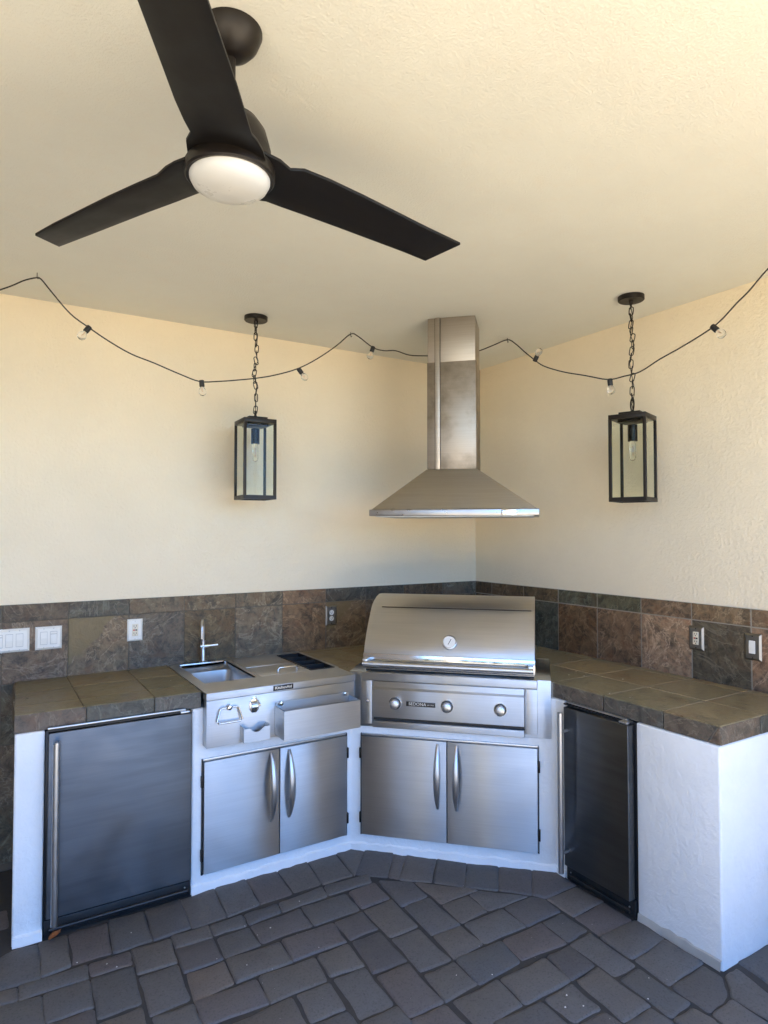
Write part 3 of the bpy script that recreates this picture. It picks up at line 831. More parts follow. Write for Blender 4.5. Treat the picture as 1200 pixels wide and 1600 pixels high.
# bottle wells
w = MB().box(0.238, 0.386, 0.207, 0.698, 0.80, 0.885).build('bottle_well', 'black', st)
wf = MB()
for a, b_ in ((0.238, 0.246), (0.378, 0.386)):
    wf.box(a, b_, 0.207, 0.698, 0.93, 0.952)
for y in (0.207, 0.3275, 0.448, 0.5685, 0.690):
    wf.box(0.246, 0.378, y, y + 0.008, 0.90, 0.952)
wf.build('well_rack', 'black', w)
# faucet with forward gooseneck and side lever
fx, fy = -0.210, 0.725
fa = MB().lathe([(0.0, 0.0), (0.026, 0.0), (0.026, 0.006), (0.015, 0.010), (0.0125, 0.014), (0.0125, 0.13), (0.0, 0.13)], (fx, fy, 0.9485), 18).build('faucet', 'satin', st)
sd = Vector((-0.36, -0.93))
pts = [(fx, fy, 1.07), (fx, fy, 1.155)] + [(fx + sd.x * (0.045 - 0.045 * math.cos(R(a))), fy + sd.y * (0.045 - 0.045 * math.cos(R(a))), 1.155 + 0.045 * math.sin(R(a))) for a in range(20, 181, 20)] + [(fx + sd.x * 0.09, fy + sd.y * 0.09, 1.10)]
MB().tube(pts, 0.0085, 12).build('spout', 'satin', fa)
MB().tube([(fx - 0.018, fy, 1.045), (fx + 0.03, fy, 1.045)], 0.0125, 14).build('valve', 'chrome', fa)
MB().tube([(fx + 0.03, fy, 1.045), (fx + 0.085, fy - 0.004, 1.047)], 0.0085, 12).build('lever', 'chrome', fa)
MB().box(fx - 0.075, fx + 0.075, 0.704, 0.748, 0.9485, 0.953).build('faucet_plate', 'chrome', fa, bevel=0.002)
# towel ring
kx = -0.296
rg = MB().lathe([(0.0, -0.030), (0.010, -0.028), (0.0135, -0.022), (0.0135, -0.012), (0.007, -0.008), (0.007, 0.0)], (kx, 0, 0.872), 18, 'Y').build('towel_ring', 'chrome', st)
tr = [(-0.045, 0.868), (-0.034, 0.872), (0.034, 0.872), (0.045, 0.868), (0.062, 0.812), (0.054, 0.803), (-0.054, 0.803), (-0.062, 0.812)]
MB().tube([(kx + a, -0.018 - (0.872 - z) * 0.10, z) for a, z in tr], 0.0042, 10, closed=True).build('ring_bar', 'chrome', rg)
# bottle opener
ox = -0.166
op = MB().prism([(ox - 0.012, 0.893), (ox - 0.010, 0.902), (ox + 0.010, 0.902), (ox + 0.012, 0.893), (ox + 0.024, 0.880), (ox + 0.024, 0.842), (ox + 0.012, 0.826), (ox - 0.012, 0.826), (ox - 0.024, 0.842), (ox - 0.024, 0.880)], 0, 0.004, lambda u, v, w_: (u, -w_, v)).build('bottle_opener', 'chrome', st, bevel=0.001)
MB().prism([(-0.002, 0.884), (-0.030, 0.872), (-0.034, 0.860), (-0.028, 0.858), (-0.024, 0.868), (-0.004, 0.872)], -0.022, 0.022, lambda u, v, w_: (ox + w_, u, v)).build('opener_claw', 'chrome', op, bevel=0.001)
MB().prism([(-0.012, 0.848), (0.012, 0.848), (0.010, 0.834), (-0.010, 0.834)], -0.010, -0.003, lambda u, v, w_: (ox + u, w_, v)).build('opener_lip', 'black', op)
# cap catcher pocket with scooped front
pc = MB()
wave = [(-0.066, 0.768)] + [(-0.066 + 0.132 * i / 14, 0.768 - (0.022 * math.sin(math.pi * (i - 3) / 8) if 3 <= i <= 11 else 0)) for i in range(1, 15)]
cxp = -0.172
poly = [(-0.066, 0.702)] + [(0.066, 0.702)] + wave[::-1]
pc.prism([(cxp + u, v) for u, v in poly], -0.058, -0.0555, lambda u, v, w_: (u, w_, v))
pc.box(cxp - 0.066, cxp - 0.0635, -0.0555, -0.001, 0.702, 0.772)
pc.box(cxp + 0.0635, cxp + 0.066, -0.0555, -0.001, 0.702, 0.772)
pc.box(cxp - 0.0635, cxp + 0.0635, -0.0555, -0.001, 0.702, 0.7045)
pc.build('cap_catcher', 'steel', st, smooth=False)
# speed rail
sr = MB()
x0, x1, yf, z0, z1 = -0.058, 0.366, -0.122, 0.700, 0.842
sr.box(x0, x1, yf, yf + 0.003, z0, z1)
sr.box(x0, x0 + 0.003, yf + 0.003, -0.002, z0, z1)
sr.box(x1 - 0.003, x1, yf + 0.003, -0.002, z0, z1)
sr.box(x0 + 0.003, x1 - 0.003, yf + 0.003, -0.002, z0, z0 + 0.003)
sr.box(x0 + 0.003, x1 - 0.003, -0.0045, -0.0015, z0 + 0.003, z1 + 0.018)
srr = sr.build('speed_rail', 'steel', st, smooth=False)
for xx in (x0 + 0.03, x1 - 0.03):
    MB().lathe([(0.0, -0.014), (0.010, -0.012), (0.012, -0.006), (0.012, 0.0)], (xx, -0.005, 0.853), 14, 'Y').build('rail_knob', 'chrome', srr)
MB().lathe([(0.0, -0.004), (0.0035, -0.003), (0.0035, 0.0)], (-0.388, 0.0, 0.795), 10, 'Y').build('screw', 'satin', st)
bd = MB().box(-0.068, 0.040, -0.0065, -0.004, 0.9175, 0.9435).build('badge', 'badge', st, bevel=0.001)
lettering('badge_lettering', 'KitchenAid', 0.0205, 'badge_text', bd, (-0.014, -0.0068, 0.931), (R(90), 0, 0), 0.0004, 0.98)

# ---------------------------------------------------------------- grill
gr = thing('gas_grill', 'stainless built-in gas grill with closed hood in the corner', 'grill', (*dg(-0.006, DF), 0), ROT_D)
# insulated jacket
MB().box(-0.532, 0.532, -0.012, 0.575, 0.664, 0.9575).build('jacket', 'steel', gr, bevel=0.003)
MB().box(-0.462, 0.465, -0.034, -0.010, 0.914, 0.960).build('front_sill', 'steel', gr, bevel=0.006, seg=3)
MB().box(-0.462, -0.400, -0.030, -0.010, 0.684, 0.913).build('side_trim', 'steel', gr, bevel=0.003)
MB().box(0.402, 0.464, -0.030, -0.010, 0.684, 0.913).build('side_trim', 'steel', gr, bevel=0.003)
MB().lathe([(0.0, -0.005), (0.006, -0.004), (0.008, 0.0)], (-0.425, -0.030, 0.806), 14, 'Y').build('igniter_button', 'chrome', gr)
MB().box(-0.397, 0.399, -0.016, -0.010, 0.700, 0.728).build('panel_gap', 'black', gr)
pn = MB().prism([(-0.030, 0.912), (-0.014, 0.912), (-0.014, 0.727), (-0.052, 0.727), (-0.050, 0.874), (-0.032, 0.882)], -0.397, 0.399, lambda u, v, w_: (w_, u, v)).build('control_panel', 'steel', gr, bevel=0.0025, seg=3)
tray = MB().box(-0.397, 0.399, -0.036, -0.012, 0.668, 0.704).build('drip_tray', 'steel', gr, bevel=0.004, seg=3)
for kx in (-0.270, 0.006, 0.279):
    k = MB().lathe([(0.0, -0.003), (0.033, -0.003), (0.034, 0.0)], (kx, -0.051, 0.806), 28, 'Y').build('knob', 'chrome', pn)
    MB().lathe([(0.0, -0.036), (0.0, -0.036), (0.020, -0.036), (0.024, -0.033), (0.025, -0.010), (0.027, -0.002), (0.027, 0.0)], (kx, -0.053, 0.806), 28, 'Y').build('knob_grip', 'satin', k)
    MB().lathe([(0.027, -0.0045), (0.0315, -0.0045), (0.0315, -0.003)], (kx, -0.0512, 0.806), 28, 'Y').build('knob_ring', 'black', k)
bd = MB().box(-0.210, -0.055, -0.0535, -0.0505, 0.796, 0.820).build('badge', 'badge', pn, bevel=0.001)
lettering('badge_lettering', 'SEDONA', 0.0225, 'badge_text', bd, (-0.150, -0.0540, 0.808), (R(90), 0, 0), 0.0004, 1.05)
lettering('badge_lettering', 'BY LYNX', 0.0085, 'badge_text', bd, (-0.079, -0.0540, 0.806), (R(90), 0, 0), 0.0004, 1.0)
# hood of the grill: curved shell from a side profile
prof = [(-0.010, 0.972), (-0.012, 1.050), (-0.010, 1.062)]
prof += [(-0.010 + 0.165 * t ** 1.35, 1.062 + 0.226 * t) for t in [i / 9 for i in range(1, 10)]]
prof += [(0.178, 1.302), (0.215, 1.318), (0.270, 1.334), (0.340, 1.344), (0.410, 1.340), (0.470, 1.322), (0.520, 1.28), (0.552, 1.20), (0.556, 0.972)]
hd = MB().prism([(u, v) for u, v in prof], -0.452, 0.452, lambda u, v, w_: (w_, u, v)).build('lid', 'steel_lid', gr, bevel=0.0025, ang=25)
MB().box(-0.454, 0.454, -0.020, 0.02, 0.978, 1.058).build('lid_band', 'chrome', hd, bevel=0.003)
MB().box(-0.448, 0.448, 0.02, 0.55, 0.955, 0.976).build('firebox_rim', 'black', gr)
for sx in (-1, 1):
    MB().box(sx * 0.432 - 0.014, sx * 0.432 + 0.014, -0.066, -0.018, 1.004, 1.036).build('handle_bracket', 'satin', hd, bevel=0.004)
MB().tube([(-0.445, -0.062, 1.010), (0.445, -0.062, 1.010)], 0.0145, 18).build('lid_handle', 'satin', hd)
# crease strip of the double-walled lid
MB().tube([(-0.39, 0.1535, 1.2885), (0.435, 0.1535, 1.2885)], 0.0022, 8).build('lid_crease', 'bronze', hd)
# thermometer, lying on the sloping lid
tz = 1.125; ty = -0.010 + 0.165 * ((tz - 1.062) / 0.226) ** 1.35
slope = math.atan2(0.226, 0.165 * 1.35 * ((tz - 1.062) / 0.226) ** 0.35)
th = MB().lathe([(0.0, 0.0), (0.039, 0.0), (0.039, 0.008), (0.034, 0.011), (0.031, 0.008), (0.0, 0.007)], (0, 0, 0), 32).build('thermometer', 'satin', hd, loc=(0.012, ty - 0.002, tz))
th.rotation_euler = (slope, 0, 0)
MB().lathe([(0.0, 0.0082), (0.031, 0.0082)], (0, 0, 0), 32).build('gauge_face', 'gauge', th)
MB().box(-0.0014, 0.0014, -0.016, 0.018, 0.0085, 0.0095).build('needle', 'badge', th).rotation_euler = (0, 0, R(-25))

# ---------------------------------------------------------------- range hood
rh = thing('range_hood', 'stainless chimney range hood hanging over the grill in the corner', 'range hood', (*dg(0.017, -1.53), 1.80), ROT_D)
W = 0.4575; DP = 0.60; z0 = 0.0
# rim band
MB().box(-W, W, 0.0, DP, z0, 0.036).build('rim', 'rim_steel', rh, bevel=0.004, seg=3)
MB().box(0.262, 0.342, -0.003, 0.0, 0.004, 0.032).build('control_strip', 'chrome', rh, bevel=0.001)
MB().box(-W + 0.03, W - 0.03, 0.03, DP - 0.03, -0.004, 0.001).build('filter', 'satin', rh)
c0, c1, d0, d1 = -0.166, 0.114, 0.203, 0.47
fr = MB().add([(-W + 0.012, 0.010, 0.037), (W - 0.012, 0.010, 0.037), (W - 0.012, DP - 0.01, 0.037), (-W + 0.012, DP - 0.01, 0.037),
               (c0 - 0.004, d0 - 0.006, 0.268), (c1 + 0.004, d0 - 0.006, 0.268), (c1 + 0.004, d1, 0.268), (c0 - 0.004, d1, 0.268)],
              [(0, 3, 2, 1), (4, 5, 6, 7), (0, 1, 5, 4), (1, 2, 6, 5), (2, 3, 7, 6), (3, 0, 4, 7)])
fr.build('canopy', 'steel_warm', rh, bevel=0.002)
ch = MB().box(c0, c1, d0, d1, 0.269, 0.885).build('chimney_cover', 'steel_stain', rh, bevel=0.0015)
cu = MB().box(c0 + 0.004, c1 - 0.004, d0 + 0.004, d1 - 0.004, 0.885, ZC - 1.80 - 0.002).build('chimney_extension', 'steel_duct', rh, bevel=0.001)
MB().box(c0 + 0.047, c0 + 0.074, d0 - 0.006, d0 - 0.0005, 0.269, ZC - 1.80 - 0.003).build('seam_strip', 'steel_duct', rh, bevel=0.001)
MB().box(c0 + 0.0445, c0 + 0.0468, d0 - 0.0012, d0 - 0.0002, 0.272, ZC - 1.80 - 0.004).build('seam', 'bronze', rh)
MB().box(c0 + 0.0742, c0 + 0.0772, d0 - 0.0012, d0 - 0.0002, 0.272, ZC - 1.80 - 0.004).build('seam', 'bronze', rh)

# ================================================================ lanterns
def link_mesh():
    mb = MB(); pts = []
    for i in range(16):
        a = 2 * math.pi * i / 16
        pts.append((0.0105 * math.cos(a), 0, 0.0125 * (1 if math.sin(a) > 1e-6 else -1 if math.sin(a) < -1e-6 else 0) + 0.0105 * math.sin(a)))
    mb.tube(pts, 0.0027, 6, closed=True)
    o = mb.build('chain_link', 'bronze')
    me = o.data
    bpy.data.objects.remove(o)
    return me
LINK = link_mesh()

def lantern(label, x, y, zb, zt, rot, ring):
    H = zt - zb
    t = thing('pendant_lantern', label, 'lantern', (x, y, zb), rot, 'pendant lanterns hanging from the ceiling')
    a = 0.094
    p = 0.0075
    top = MB()
    top.box(-a, a, -a, a, H - 0.026, H - 0.002)
    top.build('roof_plate', 'bronze', t, bevel=0.002)
    MB().box(-a * 0.58, a * 0.58, -a * 0.58, a * 0.58, H - 0.002, H + 0.014).build('roof_cap', 'bronze', t, bevel=0.002)
    MB().box(-a * 0.62, a * 0.62, -a * 0.62, a * 0.62, H - 0.038, H - 0.027).build('lamp_holder_plate', 'bronze', t, bevel=0.002)
    fr = MB()
    for s in (-1, 1):
        fr.box(-a, a, s * a - (2 * p if s > 0 else 0), s * a + (0 if s > 0 else 2 * p), 0.0, 0.022)
    for s in (-1, 1):
        fr.box(s * a - (2 * p if s > 0 else 0), s * a + (0 if s > 0 else 2 * p), -a + 2 * p, a - 2 * p, 0.0, 0.022)
    fr.build('bottom_frame', 'bronze', t, smooth=False)
    for sx in (-1, 1):
        for sy in (-1, 1):
            MB().box(sx * (a - p) - p, sx * (a - p) + p, sy * (a - p) - p, sy * (a - p) + p, 0.022, H - 0.026).build('corner_post', 'bronze', t, bevel=0.001)
    for k in range(4):
        mb = MB()
        e0 = a - 2 * p + 0.001
        g0, g1 = a - p - 0.0015, a - p + 0.0015
        if k == 0: mb.box(-e0, e0, -g1, -g0, 0.020, H - 0.027)
        if k == 1: mb.box(-e0, e0, g0, g1, 0.020, H - 0.027)
        if k == 2: mb.box(-g1, -g0, -e0, e0, 0.020, H - 0.027)
        if k == 3: mb.box(g0, g1, -e0, e0, 0.020, H - 0.027)
        mb.build('pane', 'glass', t, smooth=False)
    MB().lathe([(0.0, 0.0), (0.024, 0.0), (0.024, 0.085), (0.0, 0.085)], (0, 0, H - 0.135), 20).build('lamp_socket', 'bronze', t)
    bl = MB().lathe([(0.013, 0.0), (0.0165, -0.018), (0.0165, -0.085), (0.012, -0.098), (0.0, -0.102)], (0, 0, H - 0.135), 20).build('bulb', 'bulb_glass', t)
    MB().tube([(0.004 * math.cos(i * 1.9), 0.004 * math.sin(i * 1.9), H - 0.16 - 0.0022 * i) for i in range(24)], 0.0009, 5).build('filament', 'filament', bl)
    # hanging loop, chain and canopy
    zl = H + 0.014
    MB().lathe([(0.0, 0.0), (0.014, 0.0), (0.012, 0.008), (0.006, 0.014), (0.0, 0.014)], (0, 0, zl), 14).build('finial', 'bronze', t)
    if ring:
        rz = zl + 0.043
        MB().tube([(0.026 * math.cos(2 * math.pi * i / 20), 0, rz + 0.033 * math.sin(2 * math.pi * i / 20)) for i in range(20)], 0.0042, 8, closed=True).build('hanging_ring', 'bronze', t).rotation_euler = (0, 0, R(35))
        z = rz + 0.036
    else:
        MB().tube([(0, 0, zl + 0.010), (0, 0, zl + 0.040)], 0.0065, 10).build('hanging_stem', 'bronze', t)
        z = zl + 0.045
    zc = ZC - zb - 0.028
    cn = MB().lathe([(0.0, 0.0), (0.062, 0.0), (0.066, 0.004), (0.066, 0.024), (0.0, 0.024)], (0, 0, ZC - zb - 0.025), 32).build('ceiling_canopy', 'bronze', t)
    MB().lathe([(0.0, -0.020), (0.008, -0.018), (0.012, -0.006), (0.012, 0.001)], (0, 0, ZC - zb - 0.025), 14).build('canopy_nut', 'bronze', cn)
    n = int((zc - 0.016 - z) / 0.0345)
    sp = (zc - 0.016 - z) / n
    cord = []
    for i in range(n + 1):
        zz = z + sp * i
        w = math.sin(i * 0.8 + (1 if ring else 0)) * 0.007 * math.sin(math.pi * i / n)
        w2 = math.cos(i * 1.1) * 0.004 * math.sin(math.pi * i / n)
        link('chain_link', LINK, t, (w, w2, zz), (R(random.uniform(-9, 9)), R(random.uniform(-14, 14)), R(90 * (i % 2) + random.uniform(-18, 18))))
        b2 = 0.011 * math.sin(i * 1.7 + 0.5) * min(1, 3 * i / n, 3 * (n - i) / n)
        cord.append((w + b2, w2 + 0.008 * math.cos(i * 1.3), zz))
    if ring:
        cord = [(0.012, 0.0, zl + 0.01), (0.026, 0.01, zl + 0.05)] + [(0.034, 0.0, zl + 0.10), (0.030, 0, zl + 0.14)] + cord[5:] + [(0, 0, zc + 0.01)]
    else:
        cord = [(0, 0, zl + 0.01)] + cord[1:] + [(0, 0, zc + 0.01)]
    MB().tube(cord, 0.0021, 6).build('cord', 'cord', t)
    return t
lantern('black framed glass lantern on a chain, left of the range hood', -1.894, -0.344, 1.895, 2.348, R(-2.4), False)
lantern('black framed glass lantern on a chain, right of the range hood', -0.342, -1.682, 1.868, 2.318, R(19.7), True)

# ================================================================ ceiling fan
FX, FY = -2.705, -2.343
fan = thing('ceiling_fan', 'dark bronze three-blade ceiling fan with round white light', 'ceiling fan', (FX, FY, 2.50))
Z = lambda z: z - 2.50
MB().lathe([(0.0, Z(2.874)), (0.022, Z(2.874)), (0.030, Z(2.878)), (0.048, Z(2.890)), (0.065, Z(2.910)), (0.0755, Z(2.936)), (0.0755, Z(2.942)), (0.0, Z(2.942))], (0, 0, 0), 40).build('ceiling_canopy', 'bronze', fan)
MB().lathe([(0.0115, Z(2.735)), (0.0115, Z(2.878))], (0, 0, 0), 20).build('downrod', 'bronze', fan)
MB().lathe([(0.0, Z(2.76)), (0.022, Z(2.76)), (0.026, Z(2.752)), (0.028, Z(2.735)), (0.045, Z(2.732)), (0.068, Z(2.718)), (0.086, Z(2.692)), (0.095, Z(2.660)), (0.095, Z(2.650)), (0.098, Z(2.648)), (0.098, Z(2.600)), (0.0, Z(2.600))], (0, 0, 0), 40).build('motor_housing', 'bronze', fan)
MB().lathe([(0.0, Z(2.610)), (0.090, Z(2.610)), (0.105, Z(2.606)), (0.108, Z(2.600)), (0.108, Z(2.578)), (0.104, Z(2.574)), (0.096, Z(2.576)), (0.0, Z(2.578))], (0, 0, 0), 40).build('light_ring', 'bronze', fan)
MB().lathe([(0.0965, Z(2.580)), (0.096, Z(2.570)), (0.089, Z(2.557)), (0.070, Z(2.546)), (0.040, Z(2.5385)), (0.0, Z(2.536))], (0, 0, 0), 48).build('light_lens', 'opal', fan)
def blade_mesh():
    #  r, edge at smaller angle (high), edge at larger angle (low)
    st_ = [(0.045, -0.092, 0.092, 2.604), (0.095, -0.084, 0.090, 2.603), (0.130, -0.066, 0.082, 2.603), (0.165, -0.073, 0.074, 2.602), (0.24, -0.074, 0.072, 2.597),
           (0.34, -0.070, 0.069, 2.589), (0.45, -0.065, 0.064, 2.578), (0.56, -0.060, 0.059, 2.567), (0.652, -0.0555, 0.0545, 2.556)]
    vs = []; cols = 5
    for s in (0, 1):
        for r, a, b, z in st_:
            for k in range(cols):
                f = k / (cols - 1); y = a + (b - a) * f
                rr_ = r + (0.034 - 0.046 * f if r > 0.64 else 0)
                tw = 0.19 if r > 0.16 else 0.10
                zz = z - tw * y - 0.003 * (1 - (2 * f - 1) ** 2) * 0
                vs.append((rr_, y, Z(zz) + (0.004 if s else -0.004)))
    n = len(st_) * cols; fs = []
    for i in range(len(st_) - 1):
        for k in range(cols - 1):
            q = i * cols + k
            fs.append((q, q + cols, q + cols + 1, q + 1)); fs.append((n + q, n + q + 1, n + q + cols + 1, n + q + cols))
        for k in (0, cols - 1):
            q = i * cols + k
            fs.append((q, n + q, n + q + cols, q + cols))
    for i in (0, len(st_) - 1):
        for k in range(cols - 1):
            q = i * cols + k
            fs.append((q, q + 1, n + q + 1, n + q))
    mb = MB().add(vs, fs)
    o = mb.build('blade', 'blade', fan, bevel=0.0015, ang=30)
    return o
bl0 = blade_mesh()
for k in range(3):
    o = bl0 if k == 0 else link('blade', bl0.data, fan)
    o.rotation_euler = (0, 0, R(2.3 + 120 * k))

# ================================================================ string lights
WIRE = [(-4.3, -0.41, 2.90), (-3.9, -0.409, 2.70), (-3.5, -0.408, 2.66), (-3.25, -0.407, 2.775), (-3.155, -0.407, 2.831), (-3.105, -0.407, 2.862), (-3.058, -0.407, 2.895), (-3.008, -0.407, 2.918), (-2.986, -0.407, 2.913), (-2.945, -0.406, 2.866), (-2.86, -0.404, 2.773), (-2.776, -0.403, 2.719), (-2.685, -0.401, 2.667), (-2.578, -0.399, 2.618), (-2.467, -0.397, 2.588), (-2.336, -0.394, 2.548), (-2.227, -0.392, 2.521), (-2.129, -0.391, 2.533), (-2.02, -0.389, 2.554), (-1.908, -0.386, 2.579), (-1.792, -0.384, 2.612), (-1.651, -0.382, 2.668), (-1.526, -0.379, 2.743), (-1.397, -0.377, 2.84), (-1.294, -0.375, 2.931), (-1.251, -0.395, 2.917), (-1.168, -0.433, 2.852), (-1.106, -0.462, 2.835), (-1.041, -0.492, 2.837), (-0.96, -0.529, 2.812), (-0.861, -0.575, 2.811), (-0.716, -0.641, 2.817), (-0.57, -0.708, 2.85), (-0.476, -0.752, 2.891), (-0.389, -0.792, 2.931), (-0.389, -0.863, 2.889), (-0.39, -0.948, 2.816), (-0.39, -1.029, 2.75), (-0.391, -1.108, 2.694), (-0.392, -1.258, 2.628), (-0.393, -1.421, 2.573), (-0.394, -1.572, 2.521), (-0.394, -1.673, 2.518), (-0.395, -1.77, 2.521), (-0.396, -1.881, 2.558), (-0.396, -1.985, 2.586), (-0.397, -2.083, 2.616), (-0.397, -2.159, 2.644), (-0.398, -2.207, 2.671), (-0.398, -2.266, 2.717), (-0.398, -2.323, 2.756), (-0.399, -2.365, 2.792), (-0.399, -2.406, 2.825), (-0.40, -2.55, 2.925), (-0.40, -2.8, 2.80), (-0.40, -3.3, 2.60)]
def smooth_path(P, k=4):
    P = [Vector(p) for p in P]; out = []
    for i in range(len(P) - 1):
        p0 = P[max(i - 1, 0)]; p1 = P[i]; p2 = P[i + 1]; p3 = P[min(i + 2, len(P) - 1)]
        for j in range(k):
            t = j / k
            out.append(0.5 * ((2 * p1) + (p2 - p0) * t + (2 * p0 - 5 * p1 + 4 * p2 - p3) * t * t + (3 * p1 - p0 - 3 * p2 + p3) * t ** 3))
    return out + [P[-1]]
sl = thing('string_lights', 'black string light cable with clear globe bulbs looping below the ceiling', 'string lights', (0, 0, 0))
MB().tube(smooth_path(WIRE), 0.0034, 7).build('cable', 'cord', sl)
BULBS = [((-2.776, -0.403, 2.719), (-0.02, 0, -0.029)), ((-2.216, -0.392, 2.522), (0.004, 0, -0.041)), ((-1.643, -0.382, 2.665), (0.021, 0, -0.024)), ((-1.168, -0.433, 2.852), (-0.011, 0.005, -0.036)),
         ((-0.39, -1.034, 2.745), (0, -0.022, 0.03)), ((-0.394, -1.584, 2.515), (0, -0.004, -0.028)), ((-0.397, -2.159, 2.644), (0, -0.021, -0.023))]
sk = MB().lathe([(0.0, 0.006), (0.0125, 0.006), (0.0135, 0.0), (0.0135, -0.026), (0.0115, -0.030), (0.0, -0.030)], (0, 0, 0), 16).build('bulb_socket', 'black')
gl = MB().lathe([(0.0085, -0.026), (0.0100, -0.033), (0.0165, -0.041), (0.0205, -0.053), (0.0195, -0.063), (0.0130, -0.073), (0.0, -0.0775)], (0, 0, 0), 20).build('bulb', 'bulb_glass')
fl = MB().tube([(-0.004, 0, -0.030), (-0.006, 0, -0.05), (0.0, 0.002, -0.056), (0.006, 0, -0.05), (0.004, 0, -0.030)], 0.0007, 5).build('filament', 'filament')
first = True
for pos, d in BULBS:
    q = Vector((-d[0], -d[1], -d[2])).to_track_quat('Z', 'Y').to_euler()
    if first:
        s, b_, f_ = sk, gl, fl
        first = False
    else:
        s, b_, f_ = link('bulb_socket', sk.data), link('bulb', gl.data), link('filament', fl.data)
    s.parent = sl; s.location = pos; s.rotation_euler = q
    b_.parent = s; f_.parent = b_
for (x, y), where in (((-3.005, -0.407), 'left of both lanterns'), ((-1.294, -0.375), 'between the left lantern and the range hood'), ((-0.389, -0.792), 'between the range hood and the right lantern')):
    h = MB().tube([(0, 0, 0), (0, 0, -0.022), (0.004, 0, -0.030), (0.008, 0, -0.026), (0.008, 0, -0.020)], 0.0018, 6).build('cup_hook', 'cord', loc=(x, y, ZC - 0.0005))
    tag(h, 'dark ceiling hook of the string lights ' + where, 'hook', 'ceiling hooks for the string lights')

# ================================================================ switch and outlet plates
def plate(name, label, cat, loc, rot, w, h, mat, items, bev=0.005):
    t = thing(name, label, cat, loc, rot)
    p = [(-w / 2, -h / 2), (w / 2, -h / 2), (w / 2, h / 2), (-w / 2, h / 2)]
    MB().slab(p, 0, 0.007, bev, lambda u, v, q: (u, -q, v)).build('cover_plate', mat, t, smooth=False)
    for kind, x in items:
        for zz in (-h * 0.40, h * 0.40):
            MB().lathe([(0.0, -0.0088), (0.0024, -0.0084), (0.0032, -0.0068)], (x, 0, zz), 10, 'Y').build('screw', 'satin' if mat == 'white_plastic' else 'bronze', t)
        if kind == 'rocker':
            o = MB().box(x - 0.0165, x + 0.0165, -0.0078, -0.0068, -0.0335, 0.0335).build('bezel', 'grey_line', t)
            MB().prism([(-0.0080, -0.0315), (-0.0080, 0.0315), (-0.0105, 0.0315), (-0.0122, 0.0), (-0.0090, -0.0315)], x - 0.015, x + 0.015, lambda u, v, q: (q, u, v)).build('rocker', 'white_plastic', o, smooth=False)
        if kind == 'dimmer':
            o = MB().box(x - 0.0165, x + 0.0165, -0.0078, -0.0068, -0.0335, 0.0335).build('bezel', 'grey_line', t)
            MB().box(x - 0.015, x + 0.015, -0.0098, -0.0078, -0.0315, 0.018).build('rocker', 'white_plastic', o, bevel=0.001)
            MB().box(x - 0.015, x + 0.015, -0.0092, -0.0078, 0.0205, 0.0315).build('paddle', 'white_plastic', o, bevel=0.001)
        if kind == 'gfci':
            o = MB().box(x - 0.0165, x + 0.0165, -0.0088, -0.0068, -0.0335, 0.0335).build('receptacle', 'ivory', t, bevel=0.001)
            for zz in (-0.020, 0.020):
                for dx in (-0.0062, 0.0062):
                    MB().box(x + dx - 0.0013, x + dx + 0.0013, -0.0092, -0.0086, zz - 0.001, zz + 0.007).build('slot', 'badge', o)
                MB().lathe([(0.0, -0.0092), (0.0026, -0.0092), (0.0026, -0.0086)], (x, 0, zz - 0.007), 10, 'Y').build('slot', 'badge', o)
            MB().box(x - 0.011, x - 0.001, -0.0096, -0.0086, -0.0035, 0.0035).build('test_button', 'red', o)
            MB().box(x + 0.001, x + 0.011, -0.0096, -0.0086, -0.0035, 0.0035).build('test_button', 'badge', o)
        if kind == 'duplex':
            for zz in (-0.0195, 0.0195):
                o = MB().lathe([(0.0, -0.0095), (0.0155, -0.0095), (0.0165, -0.0085), (0.0165, -0.0066)], (x, 0, zz), 20, 'Y').build('receptacle', 'white_plastic', t)
                for dx in (-0.0062, 0.0062):
                    MB().box(x + dx - 0.0012, x + dx + 0.0012, -0.0099, -0.0094, zz - 0.001, zz + 0.007).build('slot', 'badge', o)
                MB().lathe([(0.0, -0.0099), (0.0024, -0.0099), (0.0024, -0.0094)], (x, 0, zz - 0.007), 10, 'Y').build('slot', 'badge', o)
        if kind == 'switch':
            o = MB().box(x - 0.0165, x + 0.0165, -0.0078, -0.0068, -0.0335, 0.0335).build('bezel', 'badge', t)
            MB().prism([(-0.0080, -0.0315), (-0.0080, 0.0315), (-0.0090, 0.0315), (-0.0122, 0.0), (-0.0105, -0.0315)], x - 0.015, x + 0.015, lambda u, v, q: (q, u, v)).build('rocker', 'white_plastic', o, smooth=False)
M['grey_line'] = plain('grey_plastic', (0.42, 0.42, 0.42), 0.5)
PW = -TT - 0.0022
plate('switch_plate', 'wide white plate of dimmers and switches, leftmost on the slate', 'switch', (-3.083, PW, 1.156), ROT_L, 0.186, 0.122, 'white_plastic', (('dimmer', -0.046), ('rocker', 0.0), ('rocker', 0.046)), 0.012)
plate('switch_plate', 'white double switch plate above the left end of the counter', 'switch', (-2.903, PW, 1.156), ROT_L, 0.128, 0.122, 'white_plastic', (('rocker', -0.023), ('dimmer', 0.023)), 0.012)
plate('outlet_plate', 'white outlet plate with red test button, left of the faucet', 'outlet', (-2.472, PW, 1.163), ROT_L, 0.082, 0.122, 'white_plastic', (('gfci', 0.0),), 0.008)
plate('outlet_plate', 'steel outlet plate with two round white sockets, left of the grill hood', 'outlet', (-1.240, PW, 1.160), ROT_L, 0.082, 0.128, 'plate_steel', (('duplex', 0.0),), 0.008)
plate('outlet_plate', 'steel plate with beige outlet on the right wall', 'outlet', (PW, -1.811, 1.157), ROT_R, 0.084, 0.124, 'plate_steel', (('gfci', 0.0),), 0.010)
